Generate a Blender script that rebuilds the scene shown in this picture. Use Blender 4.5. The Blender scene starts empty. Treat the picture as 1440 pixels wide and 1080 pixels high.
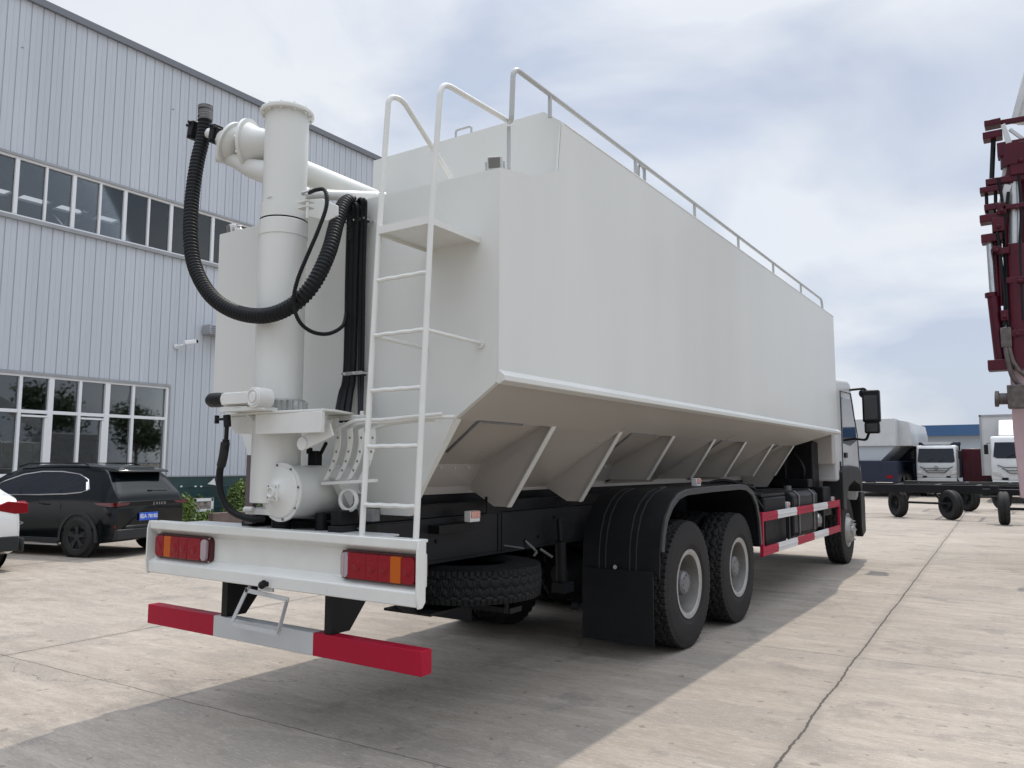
import bpy, bmesh, math, random
from mathutils import Vector, Matrix, Euler
random.seed(7)
S = bpy.context.scene
COL = S.collection
R = math.radians
pi = math.pi

# ------------------------------------------------------------------ camera
CAM = Vector((0, 0, 1.6))
FW = Vector((-0.55330673, 0.82679338, 0.10131321))
UP = Vector((0.05393309, -0.08581339, 0.99485038))
RT = Vector((0.83122974, 0.55592154, 0.00288961))
FPX = 1108.0
cd = bpy.data.cameras.new('camera'); cam = bpy.data.objects.new('camera', cd); COL.objects.link(cam)
m = Matrix.Identity(4)
for i in range(3):
    m[i][0] = RT[i]; m[i][1] = UP[i]; m[i][2] = -FW[i]; m[i][3] = CAM[i]
cam.matrix_world = m
cd.sensor_width = 36; cd.lens = FPX / 1440 * 36
cd.clip_start = 0.05; cd.clip_end = 3000
S.camera = cam
S.render.resolution_x = 1024; S.render.resolution_y = 768
def PX(x, y, ax, val):
    """a point of the place measured off the photograph: pixel + a known plane"""
    d = (RT * (x - 720) - UP * (y - 540) + FW * FPX).normalized()
    t = (val - CAM[ax]) / d[ax]
    return CAM + d * t

# ------------------------------------------------------------------ world, sun, exposure
SUN_EL, SUN_AZ = 61.0, -8.5
w = bpy.data.worlds.new('World'); S.world = w; w.use_nodes = True
nt = w.node_tree; nt.nodes.clear()
def N(nt, t, **k):
    n = nt.nodes.new(t)
    for a, b in k.items():
        if hasattr(n, a): setattr(n, a, b)
        else: n.inputs[a.replace('_', ' ')].default_value = b
    return n
sky = N(nt, 'ShaderNodeTexSky', sky_type='NISHITA', sun_disc=False)
sky.sun_elevation = R(SUN_EL); sky.sun_rotation = R(SUN_AZ); sky.dust_density = 2.0; sky.air_density = 1.2
b1 = N(nt, 'ShaderNodeBackground'); b1.inputs[1].default_value = 0.12
b2 = N(nt, 'ShaderNodeBackground'); b2.inputs[1].default_value = 1.0
tc = N(nt, 'ShaderNodeTexCoord'); mp = N(nt, 'ShaderNodeMapping'); mp.inputs['Scale'].default_value = (1, 1, 1.9); mp.inputs['Location'].default_value = (2.3, 0.4, 0.0)
n1 = N(nt, 'ShaderNodeTexNoise'); n1.inputs['Scale'].default_value = 3.0; n1.inputs['Detail'].default_value = 5; n1.inputs['Roughness'].default_value = 0.5; n1.inputs['Distortion'].default_value = 0.3
n2 = N(nt, 'ShaderNodeTexNoise'); n2.inputs['Scale'].default_value = 2.3; n2.inputs['Detail'].default_value = 7; n2.inputs['Roughness'].default_value = 0.48; n2.inputs['Distortion'].default_value = 0.5
r1 = N(nt, 'ShaderNodeValToRGB'); r1.color_ramp.elements[0].position = 0.33; r1.color_ramp.elements[1].position = 0.60
r1.color_ramp.elements[0].color = (0.80,)*3 + (1,); r1.color_ramp.elements[1].color = (1, 1, 1, 1)
r2 = N(nt, 'ShaderNodeValToRGB'); r2.color_ramp.elements[0].position = 0.40; r2.color_ramp.elements[1].position = 0.57
r2.color_ramp.elements[0].color = (0.53, 0.60, 0.735, 1); r2.color_ramp.elements[1].color = (0.80, 0.835, 0.895, 1)
mx = N(nt, 'ShaderNodeMixShader'); out = N(nt, 'ShaderNodeOutputWorld')
L = nt.links.new
sx = N(nt, 'ShaderNodeSeparateXYZ'); L(tc.outputs['Generated'], sx.inputs[0])
zr = N(nt, 'ShaderNodeMapRange'); zr.interpolation_type = 'SMOOTHSTEP'; zr.inputs[1].default_value = 0.50; zr.inputs[2].default_value = 0.95; zr.inputs[3].default_value = 1.0; zr.inputs[4].default_value = 3.3   # zenith raised above the view to add fill light, as in an overcast sky
L(sx.outputs[2], zr.inputs[0]); L(zr.outputs[0], b2.inputs[1])
L(tc.outputs['Generated'], mp.inputs[0]); L(mp.outputs[0], n1.inputs['Vector']); L(mp.outputs[0], n2.inputs['Vector'])
L(n1.outputs[0], r1.inputs[0]); L(n2.outputs[0], r2.inputs[0]); L(sky.outputs[0], b1.inputs[0]); L(r2.outputs[0], b2.inputs[0])
L(r1.outputs[0], mx.inputs[0]); L(b1.outputs[0], mx.inputs[1]); L(b2.outputs[0], mx.inputs[2]); L(mx.outputs[0], out.inputs[0])

sl = bpy.data.lights.new('sun', 'SUN'); sl.energy = 2.5; sl.angle = R(0.6); sl.color = (1.0, 0.91, 0.80)
so = bpy.data.objects.new('sun', sl); COL.objects.link(so)
sd = Vector((-0.082, 0.52, 1.0)).normalized()
so.rotation_euler = sd.to_track_quat('Z', 'Y').to_euler()
S.view_settings.view_transform = 'Standard'; S.view_settings.look = 'None'
S.view_settings.exposure = 0.05; S.view_settings.gamma = 1
S.render.engine = 'CYCLES'

# ------------------------------------------------------------------ materials
def lin(c):
    return tuple(((v/255)/12.92 if v/255 <= 0.04045 else ((v/255+0.055)/1.055)**2.4) for v in c) + (1,)
def mat(name, col, rough=0.5, metal=0.0, coat=0.0, var=0.0, vscale=3.0, bump=0.0, bscale=40.0, spec=0.5, emit=None, estr=1.0, stretch=None):
    m = bpy.data.materials.new(name); m.use_nodes = True
    nt = m.node_tree; p = nt.nodes['Principled BSDF']
    c = tuple(col) + (1,) if len(col) == 3 else col
    p.inputs['Base Color'].default_value = c; p.inputs['Roughness'].default_value = rough; p.inputs['Metallic'].default_value = metal
    p.inputs['Coat Weight'].default_value = coat; p.inputs['Coat Roughness'].default_value = 0.08
    p.inputs['Specular IOR Level'].default_value = spec
    tc = nt.nodes.new('ShaderNodeTexCoord'); mp = nt.nodes.new('ShaderNodeMapping'); nt.links.new(tc.outputs['Object'], mp.inputs[0])
    if stretch: mp.inputs['Scale'].default_value = stretch
    if var:
        n = nt.nodes.new('ShaderNodeTexNoise'); n.inputs['Scale'].default_value = vscale; n.inputs['Detail'].default_value = 6
        nt.links.new(mp.outputs[0], n.inputs['Vector'])
        r = nt.nodes.new('ShaderNodeValToRGB'); r.color_ramp.elements[0].position = 0.3; r.color_ramp.elements[1].position = 0.7
        r.color_ramp.elements[0].color = tuple(v*(1-var) for v in c[:3]) + (1,); r.color_ramp.elements[1].color = tuple(min(1, v*(1+var)) for v in c[:3]) + (1,)
        nt.links.new(n.outputs[0], r.inputs[0]); nt.links.new(r.outputs[0], p.inputs['Base Color'])
        mr = nt.nodes.new('ShaderNodeMapRange'); mr.inputs[3].default_value = max(0.02, rough*0.8); mr.inputs[4].default_value = min(1, rough*1.2)
        nt.links.new(n.outputs[0], mr.inputs[0]); nt.links.new(mr.outputs[0], p.inputs['Roughness'])
    if bump:
        n = nt.nodes.new('ShaderNodeTexNoise'); n.inputs['Scale'].default_value = bscale; n.inputs['Detail'].default_value = 3
        nt.links.new(mp.outputs[0], n.inputs['Vector'])
        b = nt.nodes.new('ShaderNodeBump'); b.inputs['Strength'].default_value = bump; b.inputs['Distance'].default_value = 0.01
        nt.links.new(n.outputs[0], b.inputs['Height']); nt.links.new(b.outputs[0], p.inputs['Normal'])
    if emit: p.inputs['Emission Color'].default_value = tuple(emit) + (1,); p.inputs['Emission Strength'].default_value = estr
    return m
M = {}
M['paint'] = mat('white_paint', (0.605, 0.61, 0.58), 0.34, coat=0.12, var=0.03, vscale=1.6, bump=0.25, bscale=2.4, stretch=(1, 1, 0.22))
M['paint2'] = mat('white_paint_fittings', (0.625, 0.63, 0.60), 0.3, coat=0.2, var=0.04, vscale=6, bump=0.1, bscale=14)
M['under'] = mat('shaded_underside_paint', (0.43, 0.405, 0.37), 0.3, coat=0.2, var=0.012, vscale=2.5, bump=0.15, bscale=3)  # white tank paint darkened: the underside's shade is put into the colour
M['railp'] = mat('grey_white_tube_paint', (0.40, 0.41, 0.41), 0.4, coat=0.2)
M['black'] = mat('chassis_black', (0.009, 0.0095, 0.011), 0.45, spec=0.2, var=0.25, vscale=5, bump=0.1, bscale=30)
M['chassis'] = mat('chassis_grey_black', (0.018, 0.019, 0.022), 0.42, spec=0.2, var=0.2, vscale=3)
M['plastic'] = mat('black_plastic', (0.009, 0.010, 0.012), 0.5, spec=0.2, var=0.15, vscale=8, bump=0.1, bscale=120)
M['rubber'] = mat('tyre_rubber', (0.018, 0.0175, 0.0175), 0.72, spec=0.3, var=0.3, vscale=7, bump=0.25, bscale=60)
M['hose'] = mat('black_hose', (0.007, 0.008, 0.009), 0.5, spec=0.2, var=0.2, vscale=20)
M['rim'] = mat('rim_silver_grey', (0.36, 0.355, 0.34), 0.42, metal=0.35, var=0.15, vscale=12)
M['rimd'] = mat('rim_shaded_grey', (0.15, 0.145, 0.135), 0.6, metal=0.1, var=0.2, vscale=9)  # darker rim grey: shade of the deep wheel dish put into the colour
M['hub'] = mat('hub_grey', (0.16, 0.16, 0.165), 0.5, metal=0.2, var=0.2, vscale=14)
M['steel'] = mat('bright_steel', (0.55, 0.55, 0.56), 0.25, metal=0.9, var=0.1, vscale=10)
M['alu'] = mat('aluminium_tank', (0.55, 0.55, 0.55), 0.35, metal=0.7, var=0.1)
M['lred'] = mat('lens_red', (0.21, 0.003, 0.010), 0.22, coat=0.12, spec=0.2, bump=0.3, bscale=90)
M['lamb'] = mat('lens_amber', (0.42, 0.085, 0.004), 0.22, coat=0.12, spec=0.2, bump=0.3, bscale=90)
M['lclr'] = mat('lens_clear', (0.34, 0.27, 0.29), 0.15, coat=0.3, bump=0.3, bscale=90)
M['bred'] = mat('bar_red', (0.34, 0.008, 0.030), 0.45, spec=0.15, var=0.06, vscale=5)
M['bwhite'] = mat('bar_white', (0.46, 0.47, 0.47), 0.4, var=0.05, vscale=5)
M['gred'] = mat('guard_red', (0.36, 0.014, 0.045), 0.45, spec=0.2, var=0.15, vscale=5)
M['gwhite'] = mat('guard_white', (0.62, 0.62, 0.62), 0.4, var=0.05)
M['dglass'] = mat('dark_tinted_glass', (0.008, 0.010, 0.016), 0.04, spec=0.45)
M['carblack'] = mat('black_car_paint', (0.003, 0.005, 0.006), 0.13, coat=0.0, spec=0.32)
M['carwhite'] = mat('white_car_paint', (0.78, 0.79, 0.80), 0.25, coat=0.8)
M['cladding'] = mat('dark_cladding', (0.03, 0.032, 0.034), 0.45, spec=0.2)
M['chrome'] = mat('chrome_trim', (0.7, 0.7, 0.72), 0.15, metal=1.0)
M['plate'] = mat('blue_plate', (0.02, 0.10, 0.55), 0.3)
M['white'] = mat('white_marking', (0.8, 0.8, 0.8), 0.4)
M['wall'] = mat('grey_metal_cladding', (0.50, 0.53, 0.57), 0.5, var=0.07, vscale=0.8, stretch=(1, 1, 0.12), spec=0.35)
M['base'] = mat('dark_green_base', (0.022, 0.058, 0.060), 0.35, var=0.25, vscale=1.5)
M['trim'] = mat('grey_roof_trim', (0.16, 0.17, 0.19), 0.5)
M['frame'] = mat('white_window_frame', (0.72, 0.73, 0.74), 0.4)
M['inside'] = mat('dark_interior', (0.24, 0.24, 0.25), 0.8, var=0.2, vscale=0.5)
M['box'] = mat('grey_box', (0.30, 0.31, 0.32), 0.45, var=0.1)
M['maroon'] = mat('maroon_paint', (0.062, 0.003, 0.012), 0.35, coat=0.1, spec=0.25, var=0.2, vscale=4)
M['pink'] = mat('pale_pink_panel', (0.50, 0.36, 0.38), 0.4, var=0.08)
M['blue'] = mat('blue_paint', (0.006, 0.012, 0.035), 0.4, var=0.2)
M['roofblue'] = mat('blue_roof', (0.035, 0.10, 0.22), 0.5, var=0.1, vscale=0.3)
M['farwall'] = mat('far_grey_wall', (0.40, 0.44, 0.48), 0.6, var=0.1, vscale=0.2)
M['farwhite'] = mat('truck_white', (0.52, 0.53, 0.53), 0.4, coat=0.2, var=0.05)
M['leaf'] = mat('leaf_green', (0.115, 0.175, 0.035), 0.6, var=0.5, vscale=2)
M['leafd'] = mat('leaf_dark', (0.035, 0.065, 0.018), 0.6, var=0.5, vscale=1)
M['bark'] = mat('bark', (0.10, 0.075, 0.055), 0.9, var=0.3)
M['kerb'] = mat('kerb_dark', (0.12, 0.09, 0.08), 0.8, var=0.3)
M['amberref'] = mat('marker_lens', (0.62, 0.30, 0.25), 0.15, coat=0.6, var=0.25, vscale=60)
def glass_mat():
    m = bpy.data.materials.new('window_glass'); m.use_nodes = True; nt = m.node_tree; nt.nodes.clear()
    o = nt.nodes.new('ShaderNodeOutputMaterial'); t = nt.nodes.new('ShaderNodeBsdfTransparent'); t.inputs[0].default_value = (0.80, 0.80, 0.80, 1)
    g = nt.nodes.new('ShaderNodeBsdfGlossy'); g.inputs[1].default_value = 0.02; g.inputs[0].default_value = (0.9, 0.95, 0.95, 1)
    f = nt.nodes.new('ShaderNodeFresnel'); f.inputs[0].default_value = 1.85
    x = nt.nodes.new('ShaderNodeMixShader'); nt.links.new(f.outputs[0], x.inputs[0]); nt.links.new(t.outputs[0], x.inputs[1]); nt.links.new(g.outputs[0], x.inputs[2]); nt.links.new(x.outputs[0], o.inputs[0])
    return m
M['glass'] = glass_mat()

# ------------------------------------------------------------------ mesh helpers
class MB:
    def __init__(s): s.bm = bmesh.new(); s.mi = 0
    def face(s, pts):
        vs = [s.bm.verts.new(p) for p in pts]
        f = s.bm.faces.new(vs); f.material_index = s.mi; return f
    def box(s, c, d, rot=None):
        c = Vector(c); h = Vector(d)/2
        P = []
        for sx in (-1, 1):
            for sy in (-1, 1):
                for sz in (-1, 1):
                    v = Vector((sx*h.x, sy*h.y, sz*h.z))
                    if rot is not None: v = rot @ v
                    P.append(s.bm.verts.new(c + v))
        for q in ((0,1,3,2),(4,6,7,5),(0,4,5,1),(2,3,7,6),(0,2,6,4),(1,5,7,3)):
            f = s.bm.faces.new([P[i] for i in q]); f.material_index = s.mi
        return s
    def bb(s, x0, x1, y0, y1, z0, z1): return s.box(((x0+x1)/2, (y0+y1)/2, (z0+z1)/2), (abs(x1-x0), abs(y1-y0), abs(z1-z0)))
    def beam(s, p0, p1, w, h, up=(0, 0, 1)):
        p0 = Vector(p0); p1 = Vector(p1); d = p1-p0; z = d.normalized(); u = Vector(up)
        x = u.cross(z)
        if x.length < 1e-4: x = Vector((1, 0, 0)).cross(z)
        x.normalize(); y = z.cross(x)
        rot = Matrix((x, y, z)).transposed()
        return s.box((p0+p1)/2, (w, h, d.length), rot)
    def prism(s, poly, ax, a, b):
        """poly in the two other axes (in x,y,z order), extruded along ax"""
        def mk(p, v):
            l = list(p); l.insert(ax, v); return Vector(l)
        A = [s.bm.verts.new(mk(p, a)) for p in poly]; B = [s.bm.verts.new(mk(p, b)) for p in poly]
        n = len(poly)
        fs = [s.bm.faces.new(A), s.bm.faces.new(B[::-1])]
        for i in range(n): fs.append(s.bm.faces.new([A[i], B[i], B[(i+1) % n], A[(i+1) % n]]))
        for f in fs: f.material_index = s.mi
        return s
    def frame_for(s, d):
        z = Vector(d).normalized(); u = Vector((0, 0, 1)) if abs(z.z) < 0.95 else Vector((1, 0, 0))
        x = u.cross(z).normalized(); y = z.cross(x); return x, y, z
    def lathe(s, prof, origin, axis, n=32, cap=True, disp=None):
        """prof: (r, t) pairs along the axis"""
        x, y, z = s.frame_for(axis); o = Vector(origin); rings = []
        for r, t in prof:
            rings.append([s.bm.verts.new(o + z*t + (x*math.cos(2*pi*k/n) + y*math.sin(2*pi*k/n))*r) for k in range(n)])
        for a in range(len(prof)-1):
            for k in range(n):
                f = s.bm.faces.new([rings[a][k], rings[a][(k+1) % n], rings[a+1][(k+1) % n], rings[a+1][k]]); f.material_index = s.mi
        if cap:
            for rr, e in ((rings[0], 1), (rings[-1], 0)):
                f = s.bm.faces.new(rr[::-1] if e else rr); f.material_index = s.mi
        return s
    def cyl(s, p0, p1, r, r2=None, n=20):
        p0 = Vector(p0); p1 = Vector(p1); d = p1-p0
        return s.lathe([(r, 0), (r if r2 is None else r2, d.length)], p0, d, n)
    def tube(s, pts, r, n=10, rfun=None, closed=False):
        pts = [Vector(p) for p in pts]; rings = []
        N_ = len(pts); prev = None
        for i, p in enumerate(pts):
            if closed: d = pts[(i+1) % N_] - pts[i-1]
            else: d = (pts[min(i+1, N_-1)] - pts[max(i-1, 0)])
            z = d.normalized()
            if prev is None: x, y, z = s.frame_for(z)
            else:
                x = (prev - z*prev.dot(z)).normalized(); y = z.cross(x)
            prev = x
            rr = rfun(i) if rfun else r
            rings.append([s.bm.verts.new(p + (x*math.cos(2*pi*k/n)+y*math.sin(2*pi*k/n))*rr) for k in range(n)])
        rng = N_ if closed else N_-1
        for a in range(rng):
            for k in range(n):
                A = rings[a]; B = rings[(a+1) % N_]
                f = s.bm.faces.new([A[k], A[(k+1) % n], B[(k+1) % n], B[k]]); f.material_index = s.mi
        if not closed:
            s.bm.faces.new(rings[0][::-1]).material_index = s.mi; s.bm.faces.new(rings[-1]).material_index = s.mi
        return s
    def build(s, name, mats, parent=None, local=False, bevel=0.0, smooth=True, ang=35, kind=None, seg=2, split=False):
        bmesh.ops.remove_doubles(s.bm, verts=s.bm.verts, dist=1e-5)
        if split:                                                  # every loose piece becomes an object of its own
            seen = set(); first = None
            for v0 in list(s.bm.verts):
                if v0 in seen: continue
                st = [v0]; seen.add(v0); fs = set()
                while st:
                    v = st.pop()
                    for f in v.link_faces: fs.add(f)
                    for e in v.link_edges:
                        q = e.other_vert(v)
                        if q not in seen: seen.add(q); st.append(q)
                nb = MB()
                for f in fs: nb.mi = f.material_index; nb.face([tuple(q.co) for q in f.verts])
                o = nb.build(name, mats, parent, local, bevel, smooth, ang, kind, seg); first = first or o
            s.bm.free(); return first
        bmesh.ops.recalc_face_normals(s.bm, faces=s.bm.faces)
        me = bpy.data.meshes.new(name)
        off = Vector((0, 0, 0))
        if parent is not None and not local:
            q = parent
            while q: off += q.location; q = q.parent
        if off.length: bmesh.ops.translate(s.bm, verts=s.bm.verts, vec=-off)
        s.bm.to_mesh(me); s.bm.free()
        if not isinstance(mats, (list, tuple)): mats = [mats]
        for mm in mats: me.materials.append(M[mm] if isinstance(mm, str) else mm)
        if smooth: me.shade_smooth(); me.set_sharp_from_angle(angle=R(ang))
        o = bpy.data.objects.new(name, me); COL.objects.link(o); o.parent = parent
        if bevel:
            b = o.modifiers.new('bevel', 'BEVEL'); b.width = bevel; b.segments = seg; b.limit_method = 'ANGLE'; b.angle_limit = R(40)
            b.harden_normals = False
        if kind: o['kind'] = kind
        return o
def tag(o, label=None, cat=None, group=None, kind=None):
    if label: o['label'] = label
    if cat: o['category'] = cat
    if group: o['group'] = group
    if kind: o['kind'] = kind
    return o
def thing(name, loc, label, cat, group=None, rz=0.0):
    o = bpy.data.objects.new(name, None); COL.objects.link(o); o.location = loc; o.rotation_euler.z = rz; o.empty_display_size = 0.3
    return tag(o, label, cat, group)
def copy_tree(o, parent=None):
    c = o.copy(); COL.objects.link(c); c.parent = parent
    for ch in [x for x in bpy.data.objects if x.parent == o]: copy_tree(ch, c)
    return c
def spline(pts, n=8):
    pts = [Vector(p) for p in pts]; P = [2*pts[0]-pts[1]] + pts + [2*pts[-1]-pts[-2]]; out = []
    for i in range(1, len(P)-2):
        for k in range(n):
            t = k/n; a, b, c, d = P[i-1], P[i], P[i+1], P[i+2]
            out.append(0.5*((2*b)+(c-a)*t+(2*a-5*b+4*c-d)*t*t+(3*b-a-3*c+d)*t**3))
    out.append(pts[-1]); return out
def resample(pts, step):
    out = [pts[0]]; acc = 0
    for a, b in zip(pts[:-1], pts[1:]):
        l = (b-a).length; t = step-acc
        while t <= l: out.append(a+(b-a)*(t/l)); t += step
        acc = (acc+l) % step
    return out
def roundcorner(pts, r, n=6):
    pts = [Vector(p) for p in pts]; out = [pts[0]]
    for i in range(1, len(pts)-1):
        a, b, c = pts[i-1], pts[i], pts[i+1]; u = (a-b).normalized(); v = (c-b).normalized(); rr = min(r, (a-b).length*0.48, (c-b).length*0.48)
        p0 = b+u*rr; p1 = b+v*rr
        for k in range(n+1):
            t = k/n; out.append(p0*(1-t)**2 + b*2*t*(1-t) + p1*t*t)
    out.append(pts[-1]); return out

# ------------------------------------------------------------------ ground
XJ, YJ = -1.105, 3.54   # where the slab joints run
def ground_material():
    m = bpy.data.materials.new('concrete_slabs'); m.use_nodes = True; nt = m.node_tree; p = nt.nodes['Principled BSDF']; L = nt.links.new
    tc = nt.nodes.new('ShaderNodeTexCoord')
    mp = nt.nodes.new('ShaderNodeMapping'); mp.inputs['Rotation'].default_value[2] = R(-2.1)
    # object coords -> slab frame (turned 2.1 degrees)
    L(tc.outputs['Object'], mp.inputs[0])
    def math_(op, a, b=None, c=None):
        n = nt.nodes.new('ShaderNodeMath'); n.operation = op
        for i, v in enumerate((a, b, c)):
            if v is None: continue
            if isinstance(v, (int, float)): n.inputs[i].default_value = v
            else: L(v, n.inputs[i])
        return n.outputs[0]
    def noise(vec, scale, detail=5, rough=0.5, dist=0.0):
        n = nt.nodes.new('ShaderNodeTexNoise'); n.inputs['Scale'].default_value = scale; n.inputs['Detail'].default_value = detail; n.inputs['Roughness'].default_value = rough; n.inputs['Distortion'].default_value = dist
        L(vec, n.inputs['Vector']); return n.outputs[0]
    def ramp(fac, stops):
        r = nt.nodes.new('ShaderNodeValToRGB'); e = r.color_ramp.elements
        while len(e) < len(stops): e.new(0.5)
        for el, (q, c) in zip(e, stops): el.position = q; el.color = (c,)*3 + (1,) if isinstance(c, (int, float)) else tuple(c) + (1,)
        L(fac, r.inputs[0]); return r.outputs[0]
    def mix(f, a, b, mode='MIX'):
        n = nt.nodes.new('ShaderNodeMix'); n.data_type = 'RGBA'; n.blend_type = mode
        if isinstance(f, (int, float)): n.inputs[0].default_value = f
        else: L(f, n.inputs[0])
        for i, v in ((6, a), (7, b)):
            if isinstance(v, tuple): n.inputs[i].default_value = v + (1,)
            else: L(v, n.inputs[i])
        return n.outputs[2]
    sep = nt.nodes.new('ShaderNodeSeparateXYZ'); L(mp.outputs[0], sep.inputs[0])
    wob = noise(mp.outputs[0], 1.4, 4)
    wob2 = noise(mp.outputs[0], 16, 5, 0.7)
    wob = math_('ADD', math_('MULTIPLY', math_('SUBTRACT', wob, 0.5), 0.05), math_('MULTIPLY', math_('SUBTRACT', wob2, 0.5), 0.034))
    x = math_('ADD', sep.outputs[0], wob); y = math_('ADD', sep.outputs[1], wob)
    def lines(c, off, pitch, wd):
        f = math_('PINGPONG', math_('SUBTRACT', c, off), pitch/2) # 0 at a joint
        return math_('LESS_THAN', f, wd)
    jx = lines(x, XJ, 6.05, 0.008); jy = lines(y, YJ, 3.75, 0.0065)
    joint = math_('MAXIMUM', jx, math_('MULTIPLY', jy, 0.7))
    # per slab tone
    cx = math_('FLOOR', math_('DIVIDE', math_('SUBTRACT', x, XJ), 6.05)); cy = math_('FLOOR', math_('DIVIDE', math_('SUBTRACT', y, YJ), 3.75))
    cv = nt.nodes.new('ShaderNodeCombineXYZ'); L(cx, cv.inputs[0]); L(cy, cv.inputs[1])
    wn = nt.nodes.new('ShaderNodeTexWhiteNoise'); wn.noise_dimensions = '2D'; L(cv.outputs[0], wn.inputs['Vector'])
    st = nt.nodes.new('ShaderNodeMapping'); st.inputs['Scale'].default_value = (0.7, 3.2, 1); L(mp.outputs[0], st.inputs[0])
    streak = noise(st.outputs[0], 2.2, 9, 0.62, 0.4)
    st2 = nt.nodes.new('ShaderNodeMapping'); st2.inputs['Scale'].default_value = (1.3, 11.0, 1); L(mp.outputs[0], st2.inputs[0])
    streak2 = noise(st2.outputs[0], 3.5, 6, 0.6, 0.2)
    big = noise(mp.outputs[0], 0.35, 5, 0.55)
    st3 = nt.nodes.new('ShaderNodeMapping'); st3.inputs['Scale'].default_value = (0.75, 1.7, 1); L(mp.outputs[0], st3.inputs[0])
    patch = noise(st3.outputs[0], 1.1, 8, 0.6, 0.8)
    base = ramp(streak, [(0.28, (0.268, 0.233, 0.196)), (0.5, (0.322, 0.284, 0.241)), (0.74, (0.385, 0.342, 0.294))])
    base = mix(0.55, base, ramp(streak2, [(0.25, 0.72), (0.5, 1.0), (0.75, 1.13)]), 'MULTIPLY')
    base = mix(ramp(patch, [(0.535, 0.0), (0.565, 0.7)]), base, (0.27, 0.243, 0.21))
    base = mix(0.6, base, ramp(big, [(0.3, 0.74), (0.7, 1.15)]), 'MULTIPLY')
    oil = noise(mp.outputs[0], 1.7, 4, 0.6, 0.3); base = mix(ramp(oil, [(0.58, 0.0), (0.66, 0.5)]), base, (0.17, 0.155, 0.14))
    fl = noise(st2.outputs[0], 11, 4, 0.7, 0.1); base = mix(ramp(fl, [(0.555, 0.0), (0.63, 0.55)]), base, (0.50, 0.452, 0.395))
    fd = noise(st.outputs[0], 13, 5, 0.7, 0.1); base = mix(ramp(fd, [(0.565, 0.0), (0.66, 0.6)]), base, (0.20, 0.176, 0.152))
    base = mix(0.35, base, ramp(wn.outputs[0], [(0.0, 0.86), (1.0, 1.1)]), 'MULTIPLY')
    # fine cracks
    vo = nt.nodes.new('ShaderNodeTexVoronoi'); vo.feature = 'DISTANCE_TO_EDGE'; vo.inputs['Scale'].default_value = 0.33
    dn = nt.nodes.new('ShaderNodeVectorMath'); dn.operation = 'ADD'
    nn = nt.nodes.new('ShaderNodeTexNoise'); nn.inputs['Scale'].default_value = 0.9; nn.inputs['Detail'].default_value = 6; L(mp.outputs[0], nn.inputs['Vector'])
    sc = nt.nodes.new('ShaderNodeVectorMath'); sc.operation = 'SCALE'; sc.inputs[3].default_value = 2.2; L(nn.outputs['Color'], sc.inputs[0])
    L(mp.outputs[0], dn.inputs[0]); L(sc.outputs[0], dn.inputs[1]); L(dn.outputs[0], vo.inputs['Vector'])
    crack = math_('LESS_THAN', vo.outputs['Distance'], 0.0022)
    gate = math_('GREATER_THAN', noise(mp.outputs[0], 0.45, 2), 0.53)
    crack = math_('MULTIPLY', math_('MULTIPLY', crack, gate), 0.6)
    base = mix(crack, base, (0.10, 0.085, 0.075))
    near = math_('PINGPONG', math_('SUBTRACT', x, XJ), 3.025); halo = ramp(near, [(0.0, 0.35), (0.09, 0.0)])
    base = mix(halo, base, (0.17, 0.15, 0.13))
    grit = noise(mp.outputs[0], 90, 3); base = mix(0.4, base, ramp(grit, [(0.3, 0.75), (0.7, 1.2)]), 'MULTIPLY')
    spots = noise(mp.outputs[0], 9, 2); base = mix(ramp(spots, [(0.68, 0.0), (0.72, 0.6)]), base, (0.13, 0.11, 0.10))
    base = mix(joint, base, (0.075, 0.065, 0.058))
    L(base, p.inputs['Base Color']); p.inputs['Roughness'].default_value = 0.82; p.inputs['Specular IOR Level'].default_value = 0.3
    h = math_('ADD', math_('MULTIPLY', streak2, 0.6), math_('MULTIPLY', grit, 0.25)); h = math_('SUBTRACT', h, math_('MULTIPLY', joint, 1.2))
    b = nt.nodes.new('ShaderNodeBump'); b.inputs['Strength'].default_value = 0.35; b.inputs['Distance'].default_value = 0.012; L(h, b.inputs['Height']); L(b.outputs[0], p.inputs['Normal'])
    return m
g = MB(); g.face([(-1500, -600, 0), (1500, -600, 0), (1500, 2000, 0), (-1500, 2000, 0)])
gm = ground_material()
g.build('ground', gm, kind='structure', smooth=False)

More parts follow.
